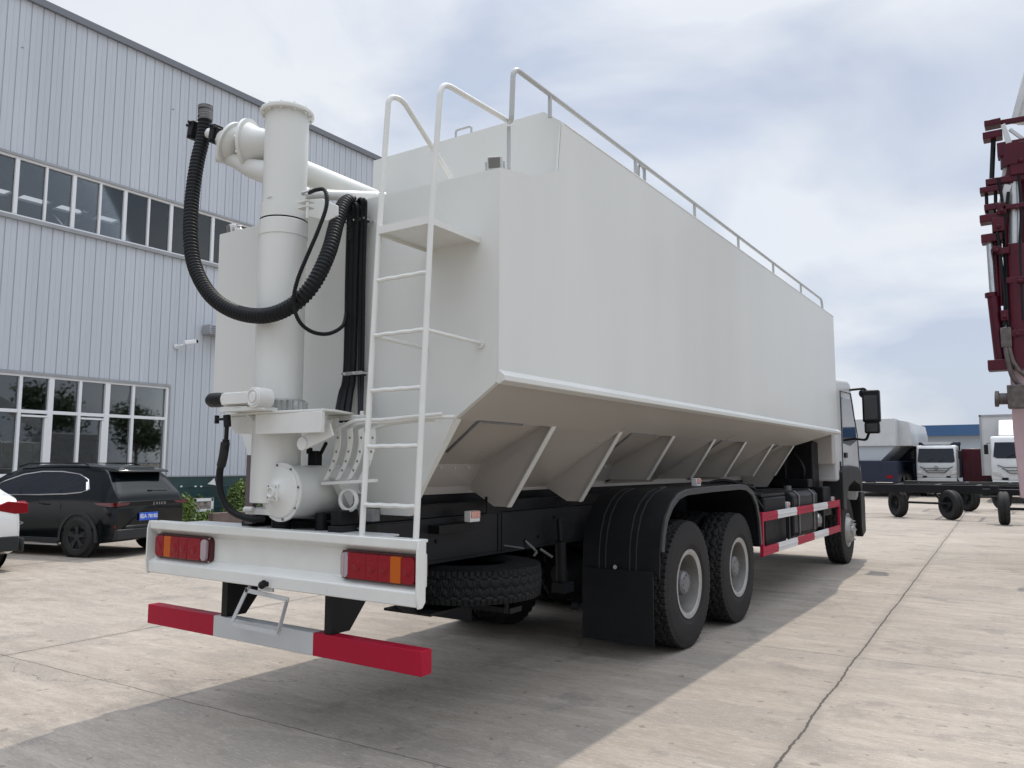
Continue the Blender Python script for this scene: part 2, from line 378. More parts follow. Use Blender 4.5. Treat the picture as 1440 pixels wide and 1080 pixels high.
# ------------------------------------------------------------------ warehouse on the left
WX = -20.0
def warehouse():
    t = thing('warehouse', (WX, 20, 0), 'long grey ribbed metal warehouse with a high ribbon window and dark green base', 'warehouse')
    Y0, Y1 = -25.0, 62.0
    LW_Y = 12.77; ST1 = 17.6
    def ribbed(y0, y1, z0, z1, name='wall_cladding'):
        b = MB(); pitch = 0.27; prof = []; k = math.floor(y0/pitch)
        y = k*pitch
        while y < y1+pitch:
            for dy, dx in ((0, 0), (0.006, -0.024), (0.026, -0.024), (0.034, 0), (0.15, 0.0), (0.156, 0.008), (0.166, 0.008), (0.172, 0)):
                yy = y+dy
                if y0 < yy < y1: prof.append((yy, dx))
            y += pitch
        prof = [(y0, 0)] + prof + [(y1, 0)]
        for (a, da), (c, dc) in zip(prof[:-1], prof[1:]):
            b.face([(WX+da, a, z0), (WX+dc, c, z0), (WX+dc, c, z1), (WX+da, a, z1)])
        return b.build(name, 'wall', t, smooth=False)
    ribbed(Y0, Y1, 8.93, 12.9); ribbed(Y0, Y1, 3.74, 7.43); ribbed(ST1, Y1, 7.43, 8.93); ribbed(LW_Y, Y1, 1.25, 3.74)
    # inner skin, side and back walls, roof with rooflight gaps
    b = MB(); b.bb(-60, WX-0.25, Y0, Y0+0.2, 0, 12.7); b.bb(-60, WX-0.25, Y1-0.2, Y1, 0, 12.7); b.bb(-60.2, -60, Y0, Y1, 0, 12.7)
    b.bb(WX-0.25, WX-0.12, Y0, Y1, 8.95, 12.7); b.bb(WX-0.25, WX-0.12, Y0, Y1, 3.76, 7.4); b.bb(WX-0.25, WX-0.12, ST1, Y1, 7.41, 8.93)
    b.bb(WX-0.25, WX-0.12, LW_Y+0.05, Y1, 0, 3.74); b.bb(WX-0.25, WX-0.12, Y0, LW_Y+0.04, 0, 1.1)
    b.build('inner_wall', 'inside', t, smooth=False)
    b = MB(); zc = 12.4
    xs = (-34.55, -33.70)
    b.bb(-60, xs[0], Y0, Y1, zc, zc+0.1); b.bb(xs[1], WX-0.26, Y0, Y1, zc, zc+0.1)
    y = 1.25; b.bb(xs[0], xs[1], Y0, y, zc, zc+0.1)
    while y < Y1-1:
        b.bb(xs[0], xs[1], y+1.12, y+1.5, zc, zc+0.1); y += 1.5
    b.build('roof', 'inside', t, smooth=False)
    b = MB(); y = 0.5
    while y < Y1:                                                  # roof trusses seen through the glass
        b.cyl((-45, y, 11.6), (WX-0.3, y, 11.6), 0.06, n=6)
        for k in range(12): b.cyl((-44+k*2, y, 11.6), (-43+k*2, y, 12.35), 0.04, n=5); b.cyl((-43+k*2, y, 12.35), (-42+k*2, y, 11.6), 0.04, n=5)
        y += 4
    b.build('roof_truss', 'box', t)
    b = MB(); b.bb(-60, WX-0.1, Y0, Y1, 0.004, 0.05); b.build('floor_slab', 'box', t)
    b = MB(); b.bb(WX-0.02, WX+0.09, Y0, Y1, 12.84, 13.02); b.build('roof_trim', 'trim', t)
    b = MB(); b.bb(WX-0.1, WX+0.07, Y0, ST1+0.03, 7.36, 7.45); b.bb(WX-0.1, WX+0.05, Y0, ST1+0.03, 8.91, 8.97); b.build('flashing', 'box', t)
    b = MB(); b.bb(WX-0.1, WX+0.05, Y0, LW_Y+0.03, 3.70, 3.77); b.bb(WX-0.1, WX+0.04, LW_Y, LW_Y+0.05, 1.25, 3.70); b.build('flashing', 'box', t)
    b = MB(); b.bb(WX-0.12, WX+0.035, Y0, Y1, 0.0, 1.22)
    for z in (0.32, 0.62, 0.92): b.bb(WX+0.035, WX+0.05, Y0, Y1, z, z+0.025)
    b.build('base_band', 'base', t, bevel=0.004)
    b = MB(); b.bb(WX+0.02, WX+0.055, Y0, Y1, 1.222, 1.255); b.build('flashing', 'box', t)
    # upper ribbon window
    px = [20.7, 63.7, 103.7, 140, 176, 208, 240, 271, 298, 325, 351]
    ys = [PX(x, 297+0.251*x-6, 0, WX).y for x in px]
    st = (ys[-1]-ys[0])/(len(ys)-1)
    ys = [ys[0]+i*st for i in range(-9, len(ys)+1)]
    ys = [v for v in ys if v < ST1-0.1]
    wn = MB(); wn.bb(WX-0.08, WX+0.01, ys[0]-0.6, ST1, 7.45, 7.50); wn.bb(WX-0.08, WX+0.01, ys[0]-0.6, ST1, 8.85, 8.91)
    for i, v in enumerate(ys):
        wd = 0.045 if i % 2 else 0.028
        wn.bb(WX-0.085, WX+0.015, v-wd, v+wd, 7.50, 8.85)
    wf = wn.build('window', 'frame', t, bevel=0.003)
    tag(wf, 'long ribbon window high in the wall')
    gl = MB(); gl.bb(WX-0.055, WX-0.045, Y0, ST1, 7.46, 8.89); gl.build('pane', 'glass', wf, smooth=False)
    b = MB(); b.bb(WX-0.08, WX+0.0, Y0, ys[0]-0.6, 7.45, 8.91); b.build('wall_cladding', 'wall', t)
    # lower shop window
    th = [(25, 0), (66, 1), (107, 0), (146, 1), (185, 0)]
    wn = MB(); v0, v1 = 2.0, LW_Y
    wn.bb(WX-0.08, WX+0.02, v0, v1, 3.64, 3.70); wn.bb(WX-0.08, WX+0.02, v0, v1, 1.25, 1.34); wn.bb(WX-0.08, WX+0.03, v1-0.07, v1, 1.34, 3.64)
    wn.bb(WX-0.08, WX+0.02, v0, v1, 2.78, 2.86)
    yy = [PX(x, 600, 0, WX).y for x, k in th]
    st = (yy[-1]-yy[0])/4
    k = 0; cur = yy[-1]; bars = []
    while cur > v0: bars.append((cur, k % 2)); cur -= st; k += 1
    for v, big in bars:
        wd = 0.062 if big else 0.036
        wn.bb(WX-0.085, WX+0.03, v-wd, v+wd, 1.34, 3.64)
    for (v, big) in bars:                                          # opening casements beside the heavy posts
        if big:
            wn.bb(WX-0.07, WX+0.05, v-st+0.04, v-0.062, 2.69, 2.735)
            wn.bb(WX-0.07, WX+0.05, v-0.125, v-0.064, 1.34, 2.68)
    wf = wn.build('window', 'frame', t, bevel=0.004); tag(wf, 'tall white framed window with a middle transom')
    gl = MB(); gl.bb(WX-0.055, WX-0.045, v0, v1, 1.30, 3.66); gl.build('pane', 'glass', wf, smooth=False)
    b = MB(); b.bb(WX-0.1, WX+0.12, v0, PX(40, 665, 0, WX).y+0.4, 1.14, 1.245); b.build('sill', 'frame', wf, bevel=0.01)
    b = MB(); b.bb(WX-0.08, WX, Y0, v0, 1.25, 3.74); b.build('wall_cladding', 'wall', t)
    # a small white mark on the green base
    c = PX(297, 678, 0, WX+0.06); b = MB()
    b.face([(c.x, c.y-0.12, c.z-0.05), (c.x, c.y+0.16, c.z-0.09), (c.x, c.y+0.10, c.z+0.12), (c.x, c.y+0.02, c.z+0.05)])
    for q in (255, 275, 283): cc = PX(q, 684, 0, WX+0.06); b.bb(cc.x-0.003, cc.x, cc.y-0.03, cc.y+0.03, cc.z-0.02, cc.z+0.02)
    b.build('wall_mark', 'white', t, smooth=False)
    # inside: a stair and railings that show through the shop window
    b = MB()
    b.bb(-24.2, -24.1, 2, 13, 1.25, 1.9)
    for k in range(28): b.cyl((-24, 2+k*0.4, 1.2), (-24, 2+k*0.4, 2.3), 0.02, n=5)
    b.cyl((-24, 2, 2.3), (-24, 13.5, 2.3), 0.03, n=5)
    b.beam((-25, 9.6, 1.0), (-25, 11.6, 3.3), 0.06, 0.2); b.beam((-25.6, 9.6, 1.0), (-25.6, 11.6, 3.3), 0.06, 0.2)
    for k in range(8): b.box((-25.3, 9.7+k*0.25, 1.15+k*0.29), (0.6, 0.2, 0.04))
    b.build('stair', 'black', t)
    return t
warehouse()
# grey wall-mounted vent and the surveillance camera beside it
c = PX(296, 467, 0, WX)
t = thing('wall_vent', (WX, c.y, c.z), 'grey metal vent box on the warehouse wall behind the tank edge', 'vent')
b = MB(); b.bb(WX+0.03, WX+0.4, c.y-0.3, c.y+0.7, c.z-0.13, c.z+0.16); b.build('housing', 'box', t, bevel=0.02)
b = MB()
for k in range(4): b.beam((WX+0.402, c.y-0.25, c.z-0.08+k*0.06), (WX+0.402, c.y+0.65, c.z-0.08+k*0.06), 0.012, 0.03)
b.build('louvre', 'trim', t)
c = PX(268, 482, 0, WX+0.25)
t = thing('security_camera', (WX, c.y, c.z), 'small white bullet surveillance camera on the warehouse wall', 'security camera')
b = MB(); b.beam((c.x+0.02, c.y-0.22, c.z-0.03), (c.x+0.02, c.y+0.14, c.z+0.05), 0.11, 0.12); b.build('body', 'frame', t, bevel=0.02)
b = MB(); b.cyl((c.x+0.02, c.y+0.13, c.z+0.05), (c.x+0.02, c.y+0.20, c.z+0.065), 0.045); b.build('lens', 'black', t)
b = MB(); b.tube(roundcorner([(WX+0.02, c.y-0.3, c.z-0.12), (c.x-0.05, c.y-0.3, c.z-0.12), (c.x, c.y-0.15, c.z-0.05)], 0.05), 0.025); b.cyl((WX+0.03, c.y-0.3, c.z-0.12), (WX+0.05, c.y-0.3, c.z-0.12), 0.07); b.build('bracket', 'frame', t)

# ------------------------------------------------------------------ planting at the warehouse foot
def leaf_clump(name, loc, rx, ry, h, n, label, sz=0.05, m='leaf', grp=None):
    t = thing(name, loc, label, 'shrub', grp)
    b = MB(); rnd = random.Random(int(loc[1]*100))
    for i in range(n):
        a = rnd.uniform(0, 2*pi); rr = math.sqrt(rnd.random()); z = rnd.random()**0.8
        wd = (1-0.55*z)
        c = Vector((math.cos(a)*rr*rx*wd, math.sin(a)*rr*ry*wd, z*h*(1-0.25*rr)+0.02))
        e = Euler((rnd.uniform(-1.2, 1.2), rnd.uniform(-1.2, 1.2), rnd.uniform(0, 6.3))).to_matrix(); s_ = sz*rnd.uniform(0.6, 1.5)
        b.face([c+e@Vector((-s_*0.35, 0, 0)), c+e@Vector((0, -s_*0.2, s_*0.9)), c+e@Vector((s_*0.35, 0, 0)), c+e@Vector((0, s_*0.2, -s_))])
    b.build('foliage', m, t, local=True, smooth=False)
    b = MB()
    for i in range(9): b.cyl((0, 0, 0), (rnd.uniform(-rx, rx)*0.6, rnd.uniform(-ry, ry)*0.6, h*0.75), 0.012, 0.004, n=5)
    b.build('stem', 'bark', t, local=True)
    return t
leaf_clump('shrub', (-18.5, 12.45, 0), 0.5, 0.5, 0.85, 1100, 'round green shrub between the black SUV and the white framed sign')
leaf_clump('shrub', (-19.2, 13.35, 0), 0.45, 0.45, 0.75, 800, 'low green shrub directly behind the white framed sign')
leaf_clump('shrub', (-18.9, 14.45, 0), 0.62, 0.65, 1.2, 1800, 'tall yellow green shrub behind the tanker\'s thin rear hose')
leaf_clump('shrub', (-18.9, 15.5, 0), 0.6, 0.62, 1.05, 1300, 'green shrub half hidden by the vertical auger pipe')
leaf_clump('shrub', (-18.2, 12.95, 0), 0.35, 0.4, 0.38, 500, 'small tuft of grass at the foot of the white framed sign')
leaf_clump('shrub', (-18.1, 13.8, 0), 0.3, 0.35, 0.42, 450, 'small low shrub right of the white framed sign, beside the kerb')
c0 = PX(273, 698, 0, -18.4); c1 = PX(300, 698, 0, -18.4); z0 = 0.34; z1 = c0.z-0.06
t = thing('notice_board', (-18.4, (c0.y+c1.y)/2, 0), 'small white framed notice board with pictures standing in the planting', 'notice board')
b = MB(); b.bb(-18.43, -18.38, c0.y, c1.y, z1-0.08, z1); b.bb(-18.43, -18.38, c0.y, c1.y, z0, z0+0.06); b.bb(-18.43, -18.38, c0.y, c0.y+0.07, z0, z1); b.bb(-18.43, -18.38, c1.y-0.07, c1.y, z0, z1); b.build('frame', 'frame', t, bevel=0.005)
b = MB(); b.bb(-18.42, -18.40, c0.y+0.03, c1.y-0.03, z0+0.03, z1-0.03)
b.build('panel', mat('notice_print', (0.22, 0.19, 0.17), 0.5, var=0.9, vscale=9), t)
b = MB(); b.bb(-18.42, -18.39, c0.y+0.05, c0.y+0.09, 0, z0); b.bb(-18.42, -18.39, c1.y-0.09, c1.y-0.05, 0, z0); b.build('post', 'frame', t)
t = thing('planter_kerb', (-17.6, 14, 0), 'low dark red kerb edging the planted strip by the warehouse', 'kerb')
b = MB(); b.bb(-17.75, -17.55, 12.6, 18, 0, 0.34); b.bb(-19.9, -17.56, 18.0, 18.2, 0, 0.34); b.build('kerbstone', 'kerb', t, bevel=0.01)
b = MB(); b.bb(-19.95, -17.75, 11.9, 18.0, 0.004, 0.06); o = b.build('soil', mat('soil', (0.12, 0.10, 0.07), 0.9, var=0.4, vscale=5)); o['kind'] = 'structure'

# ------------------------------------------------------------------ wheels
def tyre_mesh(b, c, ax, Rr=0.555, W=0.30, lugs=62, depth=1.0):
    """treaded truck tyre centred on c; local grid so the tread is real relief"""
    prof = []
    hw = W/2
    bead = Rr-0.275
    # (r, t, kind)
    base = [(bead, -hw*0.72, 0), (bead+0.015, -hw*0.86, 0), (bead+0.06, -hw*0.97, 0), (bead+0.062, -hw*0.985, 0), (bead+0.10, -hw*1.0, 0), (bead+0.15, -hw*0.99, 0), (bead+0.20, -hw*0.955, 0), (bead+0.205, -hw*0.955, 0), (bead+0.235, -hw*0.90, 1)]
    tr = []
    nT = 17
    for i in range(nT):
        u = -0.86+1.72*i/(nT-1); tr.append((Rr-0.012*(u*u), u*hw, 2))
    prof = base + tr + [(r, -t_, k) for r, t_, k in base[::-1]]
    n = lugs*4; x, y, z = b.frame_for(ax); o = Vector(c); rings = []
    for j, (r, t_, kd) in enumerate(prof):
        ring = []
        for k in range(n):
            ph = k % 4; rr = r; u = t_/hw
            if kd == 2:
                zig = 0.07*math.sin(2*pi*k/8)
                g = 0
                for gc in (-0.46, 0.0, 0.46):
                    if abs(u-zig-gc) < 0.07: g = 1
                if abs(u) > 0.60 and ph in (0,): g = 1
                if 0.10 < abs(u) < 0.42 and (k % 8) == (2 if u > 0 else 6): g = 0.6
                rr = r-0.016*g*depth
            elif kd == 1 and ph in (0,): rr = r-0.012; 
            a = 2*pi*k/n
            ring.append(b.bm.verts.new(o + z*t_ + (x*math.cos(a)+y*math.sin(a))*rr))
        rings.append(ring)
    for a in range(len(prof)-1):
        for k in range(n):
            f = b.bm.faces.new([rings[a][k], rings[a][(k+1) % n], rings[a+1][(k+1) % n], rings[a+1][k]]); f.material_index = b.mi
def rear_rim(b, ox, s, cy, cz, rb=0.285):
    """deep dish outer rim of a twin wheel; ox = outer face x, s = +1 outward"""
    P = [(rb-0.02, -0.24), (rb-0.03, -0.03), (rb-0.012, -0.012), (rb+0.012, -0.004), (rb+0.014, 0.004), (rb-0.006, 0.006), (rb-0.032, -0.008), (rb-0.045, -0.05), (rb-0.055, -0.15), (rb-0.075, -0.185), (0.17, -0.195), (0.13, -0.19), (0.0, -0.19)]
    b.lathe(P[:7], (ox, cy, cz), (s, 0, 0), 48, cap=False); b.mi = 1; b.lathe(P[6:-1] + [(0.001, -0.19)], (ox, cy, cz), (s, 0, 0), 48, cap=False)
def nuts(b, x0, s, cy, cz, r, n=10, l=0.035, rr=0.016):
    for k in range(n):
        a = 2*pi*k/n; p = Vector((x0, cy+r*math.cos(a), cz+r*math.sin(a))); b.cyl(p, p+Vector((s*l, 0, 0)), rr, rr*0.8, n=6)
# ------------------------------------------------------------------ the bulk feed truck
CX = -3.865
def mir(x, s): return x if s > 0 else 2*CX - x
truck = thing('bulk_feed_truck', (CX, 8.0, 0), 'large off white bulk feed tanker truck with rear ladder and tall auger pipe', 'truck')
XR, XL = -2.55, -5.18
YR, YF = 3.68, 12.72
def tank():
    b = MB()
    bm = b.bm
    V = lambda x, y, z: bm.verts.new((x, y, z))
    # right wall sheet with its sloping cut at the rear corner
    b.face([(XR, YR, 2.08), (XR, YR, 3.335), (XR, 4.04, 3.395), (XR, 4.35, 3.53), (XR, 4.40, 3.885), (XR, YF, 3.885), (XR, YF, 2.08)])
    b.face([(XL, YR, 2.08), (XL, YR, 3.36), (XL, YF, 3.36), (XL, YF, 2.08)])
    b.face([(XL, YR, 2.08), (XL, YR, 3.36), (-4.27, YR, 3.355), (XR, YR, 3.335), (XR, YR, 2.08)])
    b.face([(XL, YR, 3.36), (-4.27, YR, 3.355), (-4.27, YF, 3.355), (XL, YF, 3.36)])
    b.face([(-4.27, YR, 3.355), (XR, YR, 3.335), (XR-0.002, 4.40, 3.335), (-4.27, 4.40, 3.355)])
    b.face([(-4.27, 4.40, 3.355), (-4.27, 4.40, 3.99), (-2.69, 4.40, 3.99), (XR, 4.40, 3.885), (XR-0.002, 4.40, 3.335)])
    b.face([(-4.27, 4.40, 3.355), (-4.27, 4.40, 3.99), (-4.27, YF, 3.99), (-4.27, YF, 3.355)])
    b.face([(-4.27, 4.40, 3.99), (-2.69, 4.40, 3.99), (-2.69, YF, 3.99), (-4.27, YF, 3.99)])
    b.face([(-2.69, 4.40, 3.99), (XR, 4.40, 3.885), (XR, YF, 3.885), (-2.69, YF, 3.99)])
    b.face([(XL, YF, 2.08), (XL, YF, 3.36), (-4.27, YF, 3.355), (-4.27, YF, 3.99), (-2.69, YF, 3.99), (XR, YF, 3.885), (XR, YF, 2.08)])
    b.face([(XL, YR, 2.08), (XR, YR, 2.08), (XR, YF, 2.08), (XL, YF, 2.08)])
    b.prism([(YR+0.01, 3.3355), (4.04, 3.390), (4.35, 3.525), (4.395, 3.86), (4.395, 3.3355)], 0, XR-0.02, XR-0.003)
    t = b.build('tank_body', 'paint', truck, smooth=False)
    b = MB(); c_ = (XR, 2.08)
    b.tube([(XR-0.004, YR+0.004, 2.1), (XR-0.004, YR+0.004, 3.325)], 0.010, 10); b.tube([(XR-0.006, 4.44, 3.883), (XR-0.006, YF, 3.883)], 0.010, 8)
    b.build('folded_edge', 'paint', t)
    b = MB(); b.prism([(XR, 2.14), (XR+0.045, 2.105), (XR+0.045, 2.075), (XR+0.002, 2.055), (XR-0.02, 2.07)], 1, YR-0.012, YF+0.01); b.prism([(XL, 2.14), (XL-0.045, 2.105), (XL-0.045, 2.075), (XL-0.002, 2.055), (XL+0.02, 2.07)], 1, YR-0.012, YF+0.01)
    b.build('bottom_rail', 'paint', t, bevel=0.003)
    # hopper hull
    Ys = [YR+0.03, 4.82, 5.90, 7.03, 8.16, 9.22, 10.35, 11.37]
    def P(x, s): return mir(x, s)
    gap_shades = []
    b = MB()
    for s in (1, -1):
        for i in range(7):
            a, c = Ys[i], Ys[i+1]
            b.face([(P(-2.56, s), a, 2.078), (P(-2.56, s), c, 2.078), (P(-2.87, s), c, 1.865), (P(-2.87, s), a, 1.865)])
            if i % 2 == 0:
                A_ = (P(-2.87, s), a+0.20, 1.865); B_ = (P(-2.87, s), c-0.0, 1.865)
                C_ = (P(-3.16, s), a+0.26, 1.682); Tr0 = (P(-3.60, s), a, 1.437); Tr1 = (P(-3.60, s), c, 1.437)
                E_ = (P(-3.48, s), a+0.55, 1.60); D_ = (P(-3.50, s), c, 1.60)
                G = (P(-3.50, s), a+0.34, 1.485)
                b.face([(P(-2.87, s), a, 1.865), A_, C_, G, Tr0])
                up = lambda p, h=0.055: (p[0], p[1], p[2]+h)
                b.face([A_, B_, up(B_), up(A_)]); b.face([A_, up(A_), up(C_), C_]); b.face([C_, up(C_), up(G, 0.05), G])
                b.face([up(A_), up(B_), D_]); b.face([up(A_), D_, E_]); b.face([up(A_), E_, up(C_)]); b.face([up(C_), E_, up(G, 0.05)])
                gap_shades.append((s, A_, B_, C_))
                b.face([E_, D_, Tr1]); b.face([E_, Tr1, (P(-3.60, s), a+0.5, 1.437)]); b.face([up(G, 0.05), E_, (P(-3.60, s), a+0.5, 1.437), Tr0, G])
                b.face([B_, up(B_), D_, Tr1])
            else:
                b.face([(P(-2.87, s), a, 1.865), (P(-2.87, s), c, 1.865), (P(-3.60, s), c, 1.41), (P(-3.60, s), a, 1.41)])
        # raked front of the hull
        b.face([(P(-2.56, s), Ys[7], 2.078), (P(-2.87, s), Ys[7], 1.865), (P(-2.56, s), 12.55, 2.078)])
        b.face([(P(-2.56, s), 12.55, 2.078), (P(-2.87, s), Ys[7], 1.865), (P(-3.25, s), Ys[7], 1.29), (CX, Ys[7], 1.29), (CX, 12.55, 2.078)])
        b.face([(P(-2.56, s), Ys[0], 2.078), (P(-2.56, s), 12.55, 2.078), (CX, 12.55, 2.08), (CX, Ys[0], 2.08)])
    b.bb(-4.13, -3.60, YR+0.05, 11.3, 1.385, 1.437)
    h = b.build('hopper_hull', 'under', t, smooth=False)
    b = MB()
    for i in (0, 2, 4, 6):
        for k in range(3):
            for s in (1, -1):
                p = Vector((P(-3.505, s), Ys[i]+0.62+k*0.16, 1.585)); b.cyl(p, p+Vector((0.016*s, 0, -0.012)), 0.011, n=6)
    b.build('bolt_row', 'paint2', h)
    for (s, A_, B_, C_) in gap_shades:
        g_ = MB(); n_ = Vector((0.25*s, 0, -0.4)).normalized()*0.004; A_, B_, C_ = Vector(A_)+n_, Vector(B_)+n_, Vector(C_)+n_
        g_.tube([A_, A_*0.45+B_*0.55], 0.009, 6); g_.tube([A_, C_], 0.011, 6); g_.build('gap_shade_strip', 'hub', h)  # dark strips stand in for the shade in the recess edge gap
    # end plate and hanging ribs
    pts = [(XR, 2.08), (-2.87, 1.865), (-3.21, 1.285), (mir(-3.21, -1), 1.285), (mir(-2.87, -1), 1.865), (XL, 2.08)]
    b = MB(); b.prism([(XR-0.001, 3.33)] + pts + [(XL+0.001, 3.355)], 1, YR-0.004, YR-0.001); b.prism(pts, 1, YR-0.0009, YR+0.034); b.build('end_plate', 'paint', t, smooth=False)
    for s in (1, -1):
        for i, y in enumerate([YR+0.0]+Ys[1:]):
            zb = 1.29 if i < 3 else 1.455
            f = (1.865-zb)/(1.865-1.29); xb = -2.87-0.38*f
            b = MB()
            if i:
                if i < 3: poly = [(-2.87, 1.865), (xb, zb), (-3.38, zb), (-3.645, 1.437), (-3.60, 1.46)]
                else: poly = [(-2.87, 1.865), (xb, zb), (-3.62, zb), (-3.60, 1.46)]
                b.prism([(P(x, s), z) for x, z in poly], 1, y-0.004, y+0.004)
            b.mi = 1; b.beam((P(-2.868, s), y+(0.03 if i == 0 else 0), 1.868), (P(xb+0.002, s), y+(0.03 if i == 0 else 0), zb), 0.056, 0.010, up=(1, 0, 0))  # brighter flange: the light on its outward face is put into the colour
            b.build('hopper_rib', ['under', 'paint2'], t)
    return t
tk = tank()
P3 = lambda x, y, Y: PX(x, y, 1, Y)
# top fittings: manholes, hoops, work lights
b = MB()
for y in (5.3, 7.4, 9.5, 11.5): b.cyl((-3.45, y, 3.985), (-3.45, y, 4.03), 0.27, n=32)
b.build('manhole_cover', 'paint2', truck, bevel=0.005, split=True)
b = MB()
for y in (4.75, 6.9, 9.0, 11.0):
    b.tube(roundcorner([(-3.30, y, 3.985), (-3.30, y, 4.045), (-3.06, y, 4.045), (-3.06, y, 3.985)], 0.03, 5), 0.008)
p_, q_ = P3(641, 190, 4.45), P3(663, 183, 4.45); zt_ = p_.z+0.035
b.tube(roundcorner([(p_.x, 4.45, 3.985), (p_.x, 4.45, zt_), (q_.x, 4.45, zt_), (q_.x, 4.45, 3.985)], 0.02, 4), 0.009)
b.build('lid_handle', 'railp', truck, split=True)
b = MB(); b.cyl((p_.x-0.28, 4.52, 3.985), (p_.x-0.28, 4.52, 4.03), 0.02); b.bb(p_.x-0.3, p_.x-0.1, 4.50, 4.54, 3.992, 4.012); b.build('lid_latch', 'paint2', truck)
b = MB()
for y in (5.85,): b.tube(roundcorner([(-2.63, y-0.06, 3.93), (-2.63, y-0.06, 4.07), (-2.63, y+0.06, 4.07), (-2.63, y+0.06, 3.93)], 0.05, 6), 0.014)
b.build('lifting_eye', 'railp', truck)
def worklight(x, y, z, yaw):
    o = MB(); rot = Euler((R(10), 0, yaw)).to_matrix()
    c = Vector((x, y, z))
    o.box(c, (0.085, 0.05, 0.075), rot); o.cyl(c+rot@Vector((0, 0.02, 0)), c+rot@Vector((0, 0.07, 0)), 0.038, 0.022, n=16)
    for k in range(3): o.box(c+rot@Vector((0, 0.045, -0.025+k*0.025)), (0.08, 0.05, 0.005), rot)
    w_ = o.build('work_light', 'alu', truck, bevel=0.004)
    o = MB(); o.box(c+rot@Vector((0, -0.027, 0)), (0.07, 0.006, 0.06), rot); o.build('lens', 'rimd', w_)
    o = MB(); o.tube(roundcorner([c+rot@Vector((-0.055, 0, 0.01)), c+rot@Vector((-0.055, 0, -0.055)), c+rot@Vector((0.055, 0, -0.055)), c+rot@Vector((0.055, 0, 0.01))], 0.01, 3), 0.006, 6); o.build('bracket', 'steel', w_)
worklight(-2.63, 3.74, 3.395, R(25)); worklight(-5.12, 3.74, 3.40, R(-20))
# handrail
b = MB()
path = roundcorner([PX(716, 171, 0, -2.66), (-2.61, 3.885, 3.715), (-2.60, 3.89, 4.06), (-2.60, 12.17, 4.06), (-2.60, 12.24, 3.89)], 0.07, 8)
b.tube(path, 0.017, 10)
for y in (4.33, 5.67, 6.98, 8.28, 9.62, 10.96): b.tube([(-2.60, y, 3.90), (-2.60, y, 4.06)], 0.014)
b.tube([(-2.66, 3.93, 3.70), (-2.66, 3.93, 3.34)], 0.013)
b.build('handrail', 'railp', truck)

# ladder
lad = MB()
lx, rx = -3.085, -2.70
lad.tube(roundcorner([(lx-0.01, 3.16, 1.20), (lx, 3.235, 2.92), (lx, 3.295, 3.76), (lx+0.01, 3.40, 3.78), (lx+0.02, 3.98, 3.36)], 0.13, 8), 0.0165)
lad.tube(roundcorner([(rx-0.01, 3.16, 1.20), (rx, 3.235, 2.92), (rx+0.005, 3.30, 3.745), PX(716, 171, 0, -2.66)], 0.09, 8), 0.0165)
L_ = lad.build('ladder', 'paint2', truck)
for z in (2.635, 2.318, 2.005, 1.695, 1.378):
    yy = 3.16+(z-1.2)/1.72*0.075
    b = MB(); pts = [(lx-0.004+(rx-lx)*k/10, yy, z+0.0018*math.sin(k*2.1+z)) for k in range(11)]; b.tube(pts, 0.0125, 8); b.build('rung', 'paint2', L_)
b = MB(); b.face([(lx, 3.235, 2.93), (rx, 3.235, 2.93), (rx+0.01, 3.68, 2.93), (lx, 3.68, 2.93)])
b.bb(lx, rx, 3.22, 3.235, 2.905, 2.95); b.bb(rx-0.004, rx+0.012, 3.24, 3.68, 2.90, 2.935); b.bb(lx-0.006, lx+0.004, 3.24, 3.68, 2.90, 2.935)
b.bb(lx+0.005, rx-0.005, 3.24, 3.678, 2.918, 2.926)
b.build('step_platform', 'paint2', L_, smooth=False)
b = MB(); b.tube([(rx, 3.215, 2.315), (rx+0.02, 3.68, 2.30)], 0.011); b.tube([(lx, 3.215, 2.315), (lx, 3.68, 2.30)], 0.011); b.cyl((rx+0.02, 3.665, 2.30), (rx+0.02, 3.68, 2.30), 0.03); b.build('stay_rod', 'paint2', L_)

# vertical auger pipe
P3 = lambda x, y, Y: PX(x, y, 1, Y)
pc = Vector((-3.985, 3.30, 0)); RL, RU = 0.150, 0.1385
b = MB(); b.cyl(pc+Vector((0, 0, 1.36)), pc+Vector((0, 0, 3.145)), RL, n=48)
b.lathe([(RL, 3.04), (RL+0.004, 3.045), (RL+0.004, 3.14), (RL, 3.145)], pc, (0, 0, 1), 48)
pipe = b.build('vertical_auger_pipe', 'paint', truck, bevel=0.004)
b = MB(); b.cyl(pc+Vector((0, 0, 3.155)), pc+Vector((0, 0, 3.865)), RU, n=48)
b.lathe([(RL, 3.155), (RL, 3.25), (RU, 3.252)], pc, (0, 0, 1), 48, cap=False)
up_ = b.build('upper_pipe', 'paint', pipe)
b = MB(); b.lathe([(RU-0.01, 3.862), (RU+0.031, 3.862), (RU+0.033, 3.865), (RU+0.033, 3.886), (RU+0.031, 3.890), (RU-0.01, 3.890)], pc, (0, 0, 1), 56)
for k in range(12):
    a = 2*pi*k/12+0.1; p = pc+Vector((0.155*math.cos(a), 0.155*math.sin(a), 3.850)); b.cyl(p, p+Vector((0, 0, 0.05)), 0.008, n=6)
b.build('top_flange', 'paint2', pipe)
b = MB(); b.cyl(pc+Vector((0, 0, 3.143)), pc+Vector((0, 0, 3.156)), RL-0.003, n=48); b.build('joint_gap', 'black', pipe)
b = MB()
for z in (3.16, 3.195): b.box(P3(430, 300, 3.2)*1.0-Vector((0, 0, P3(430, 300, 3.2).z-z)), (0.09, 0.06, 0.008))
q = P3(432, 296, 3.18); b.cyl(q+Vector((0, 0, -0.05)), q+Vector((0, 0, 0.05)), 0.009, n=6)
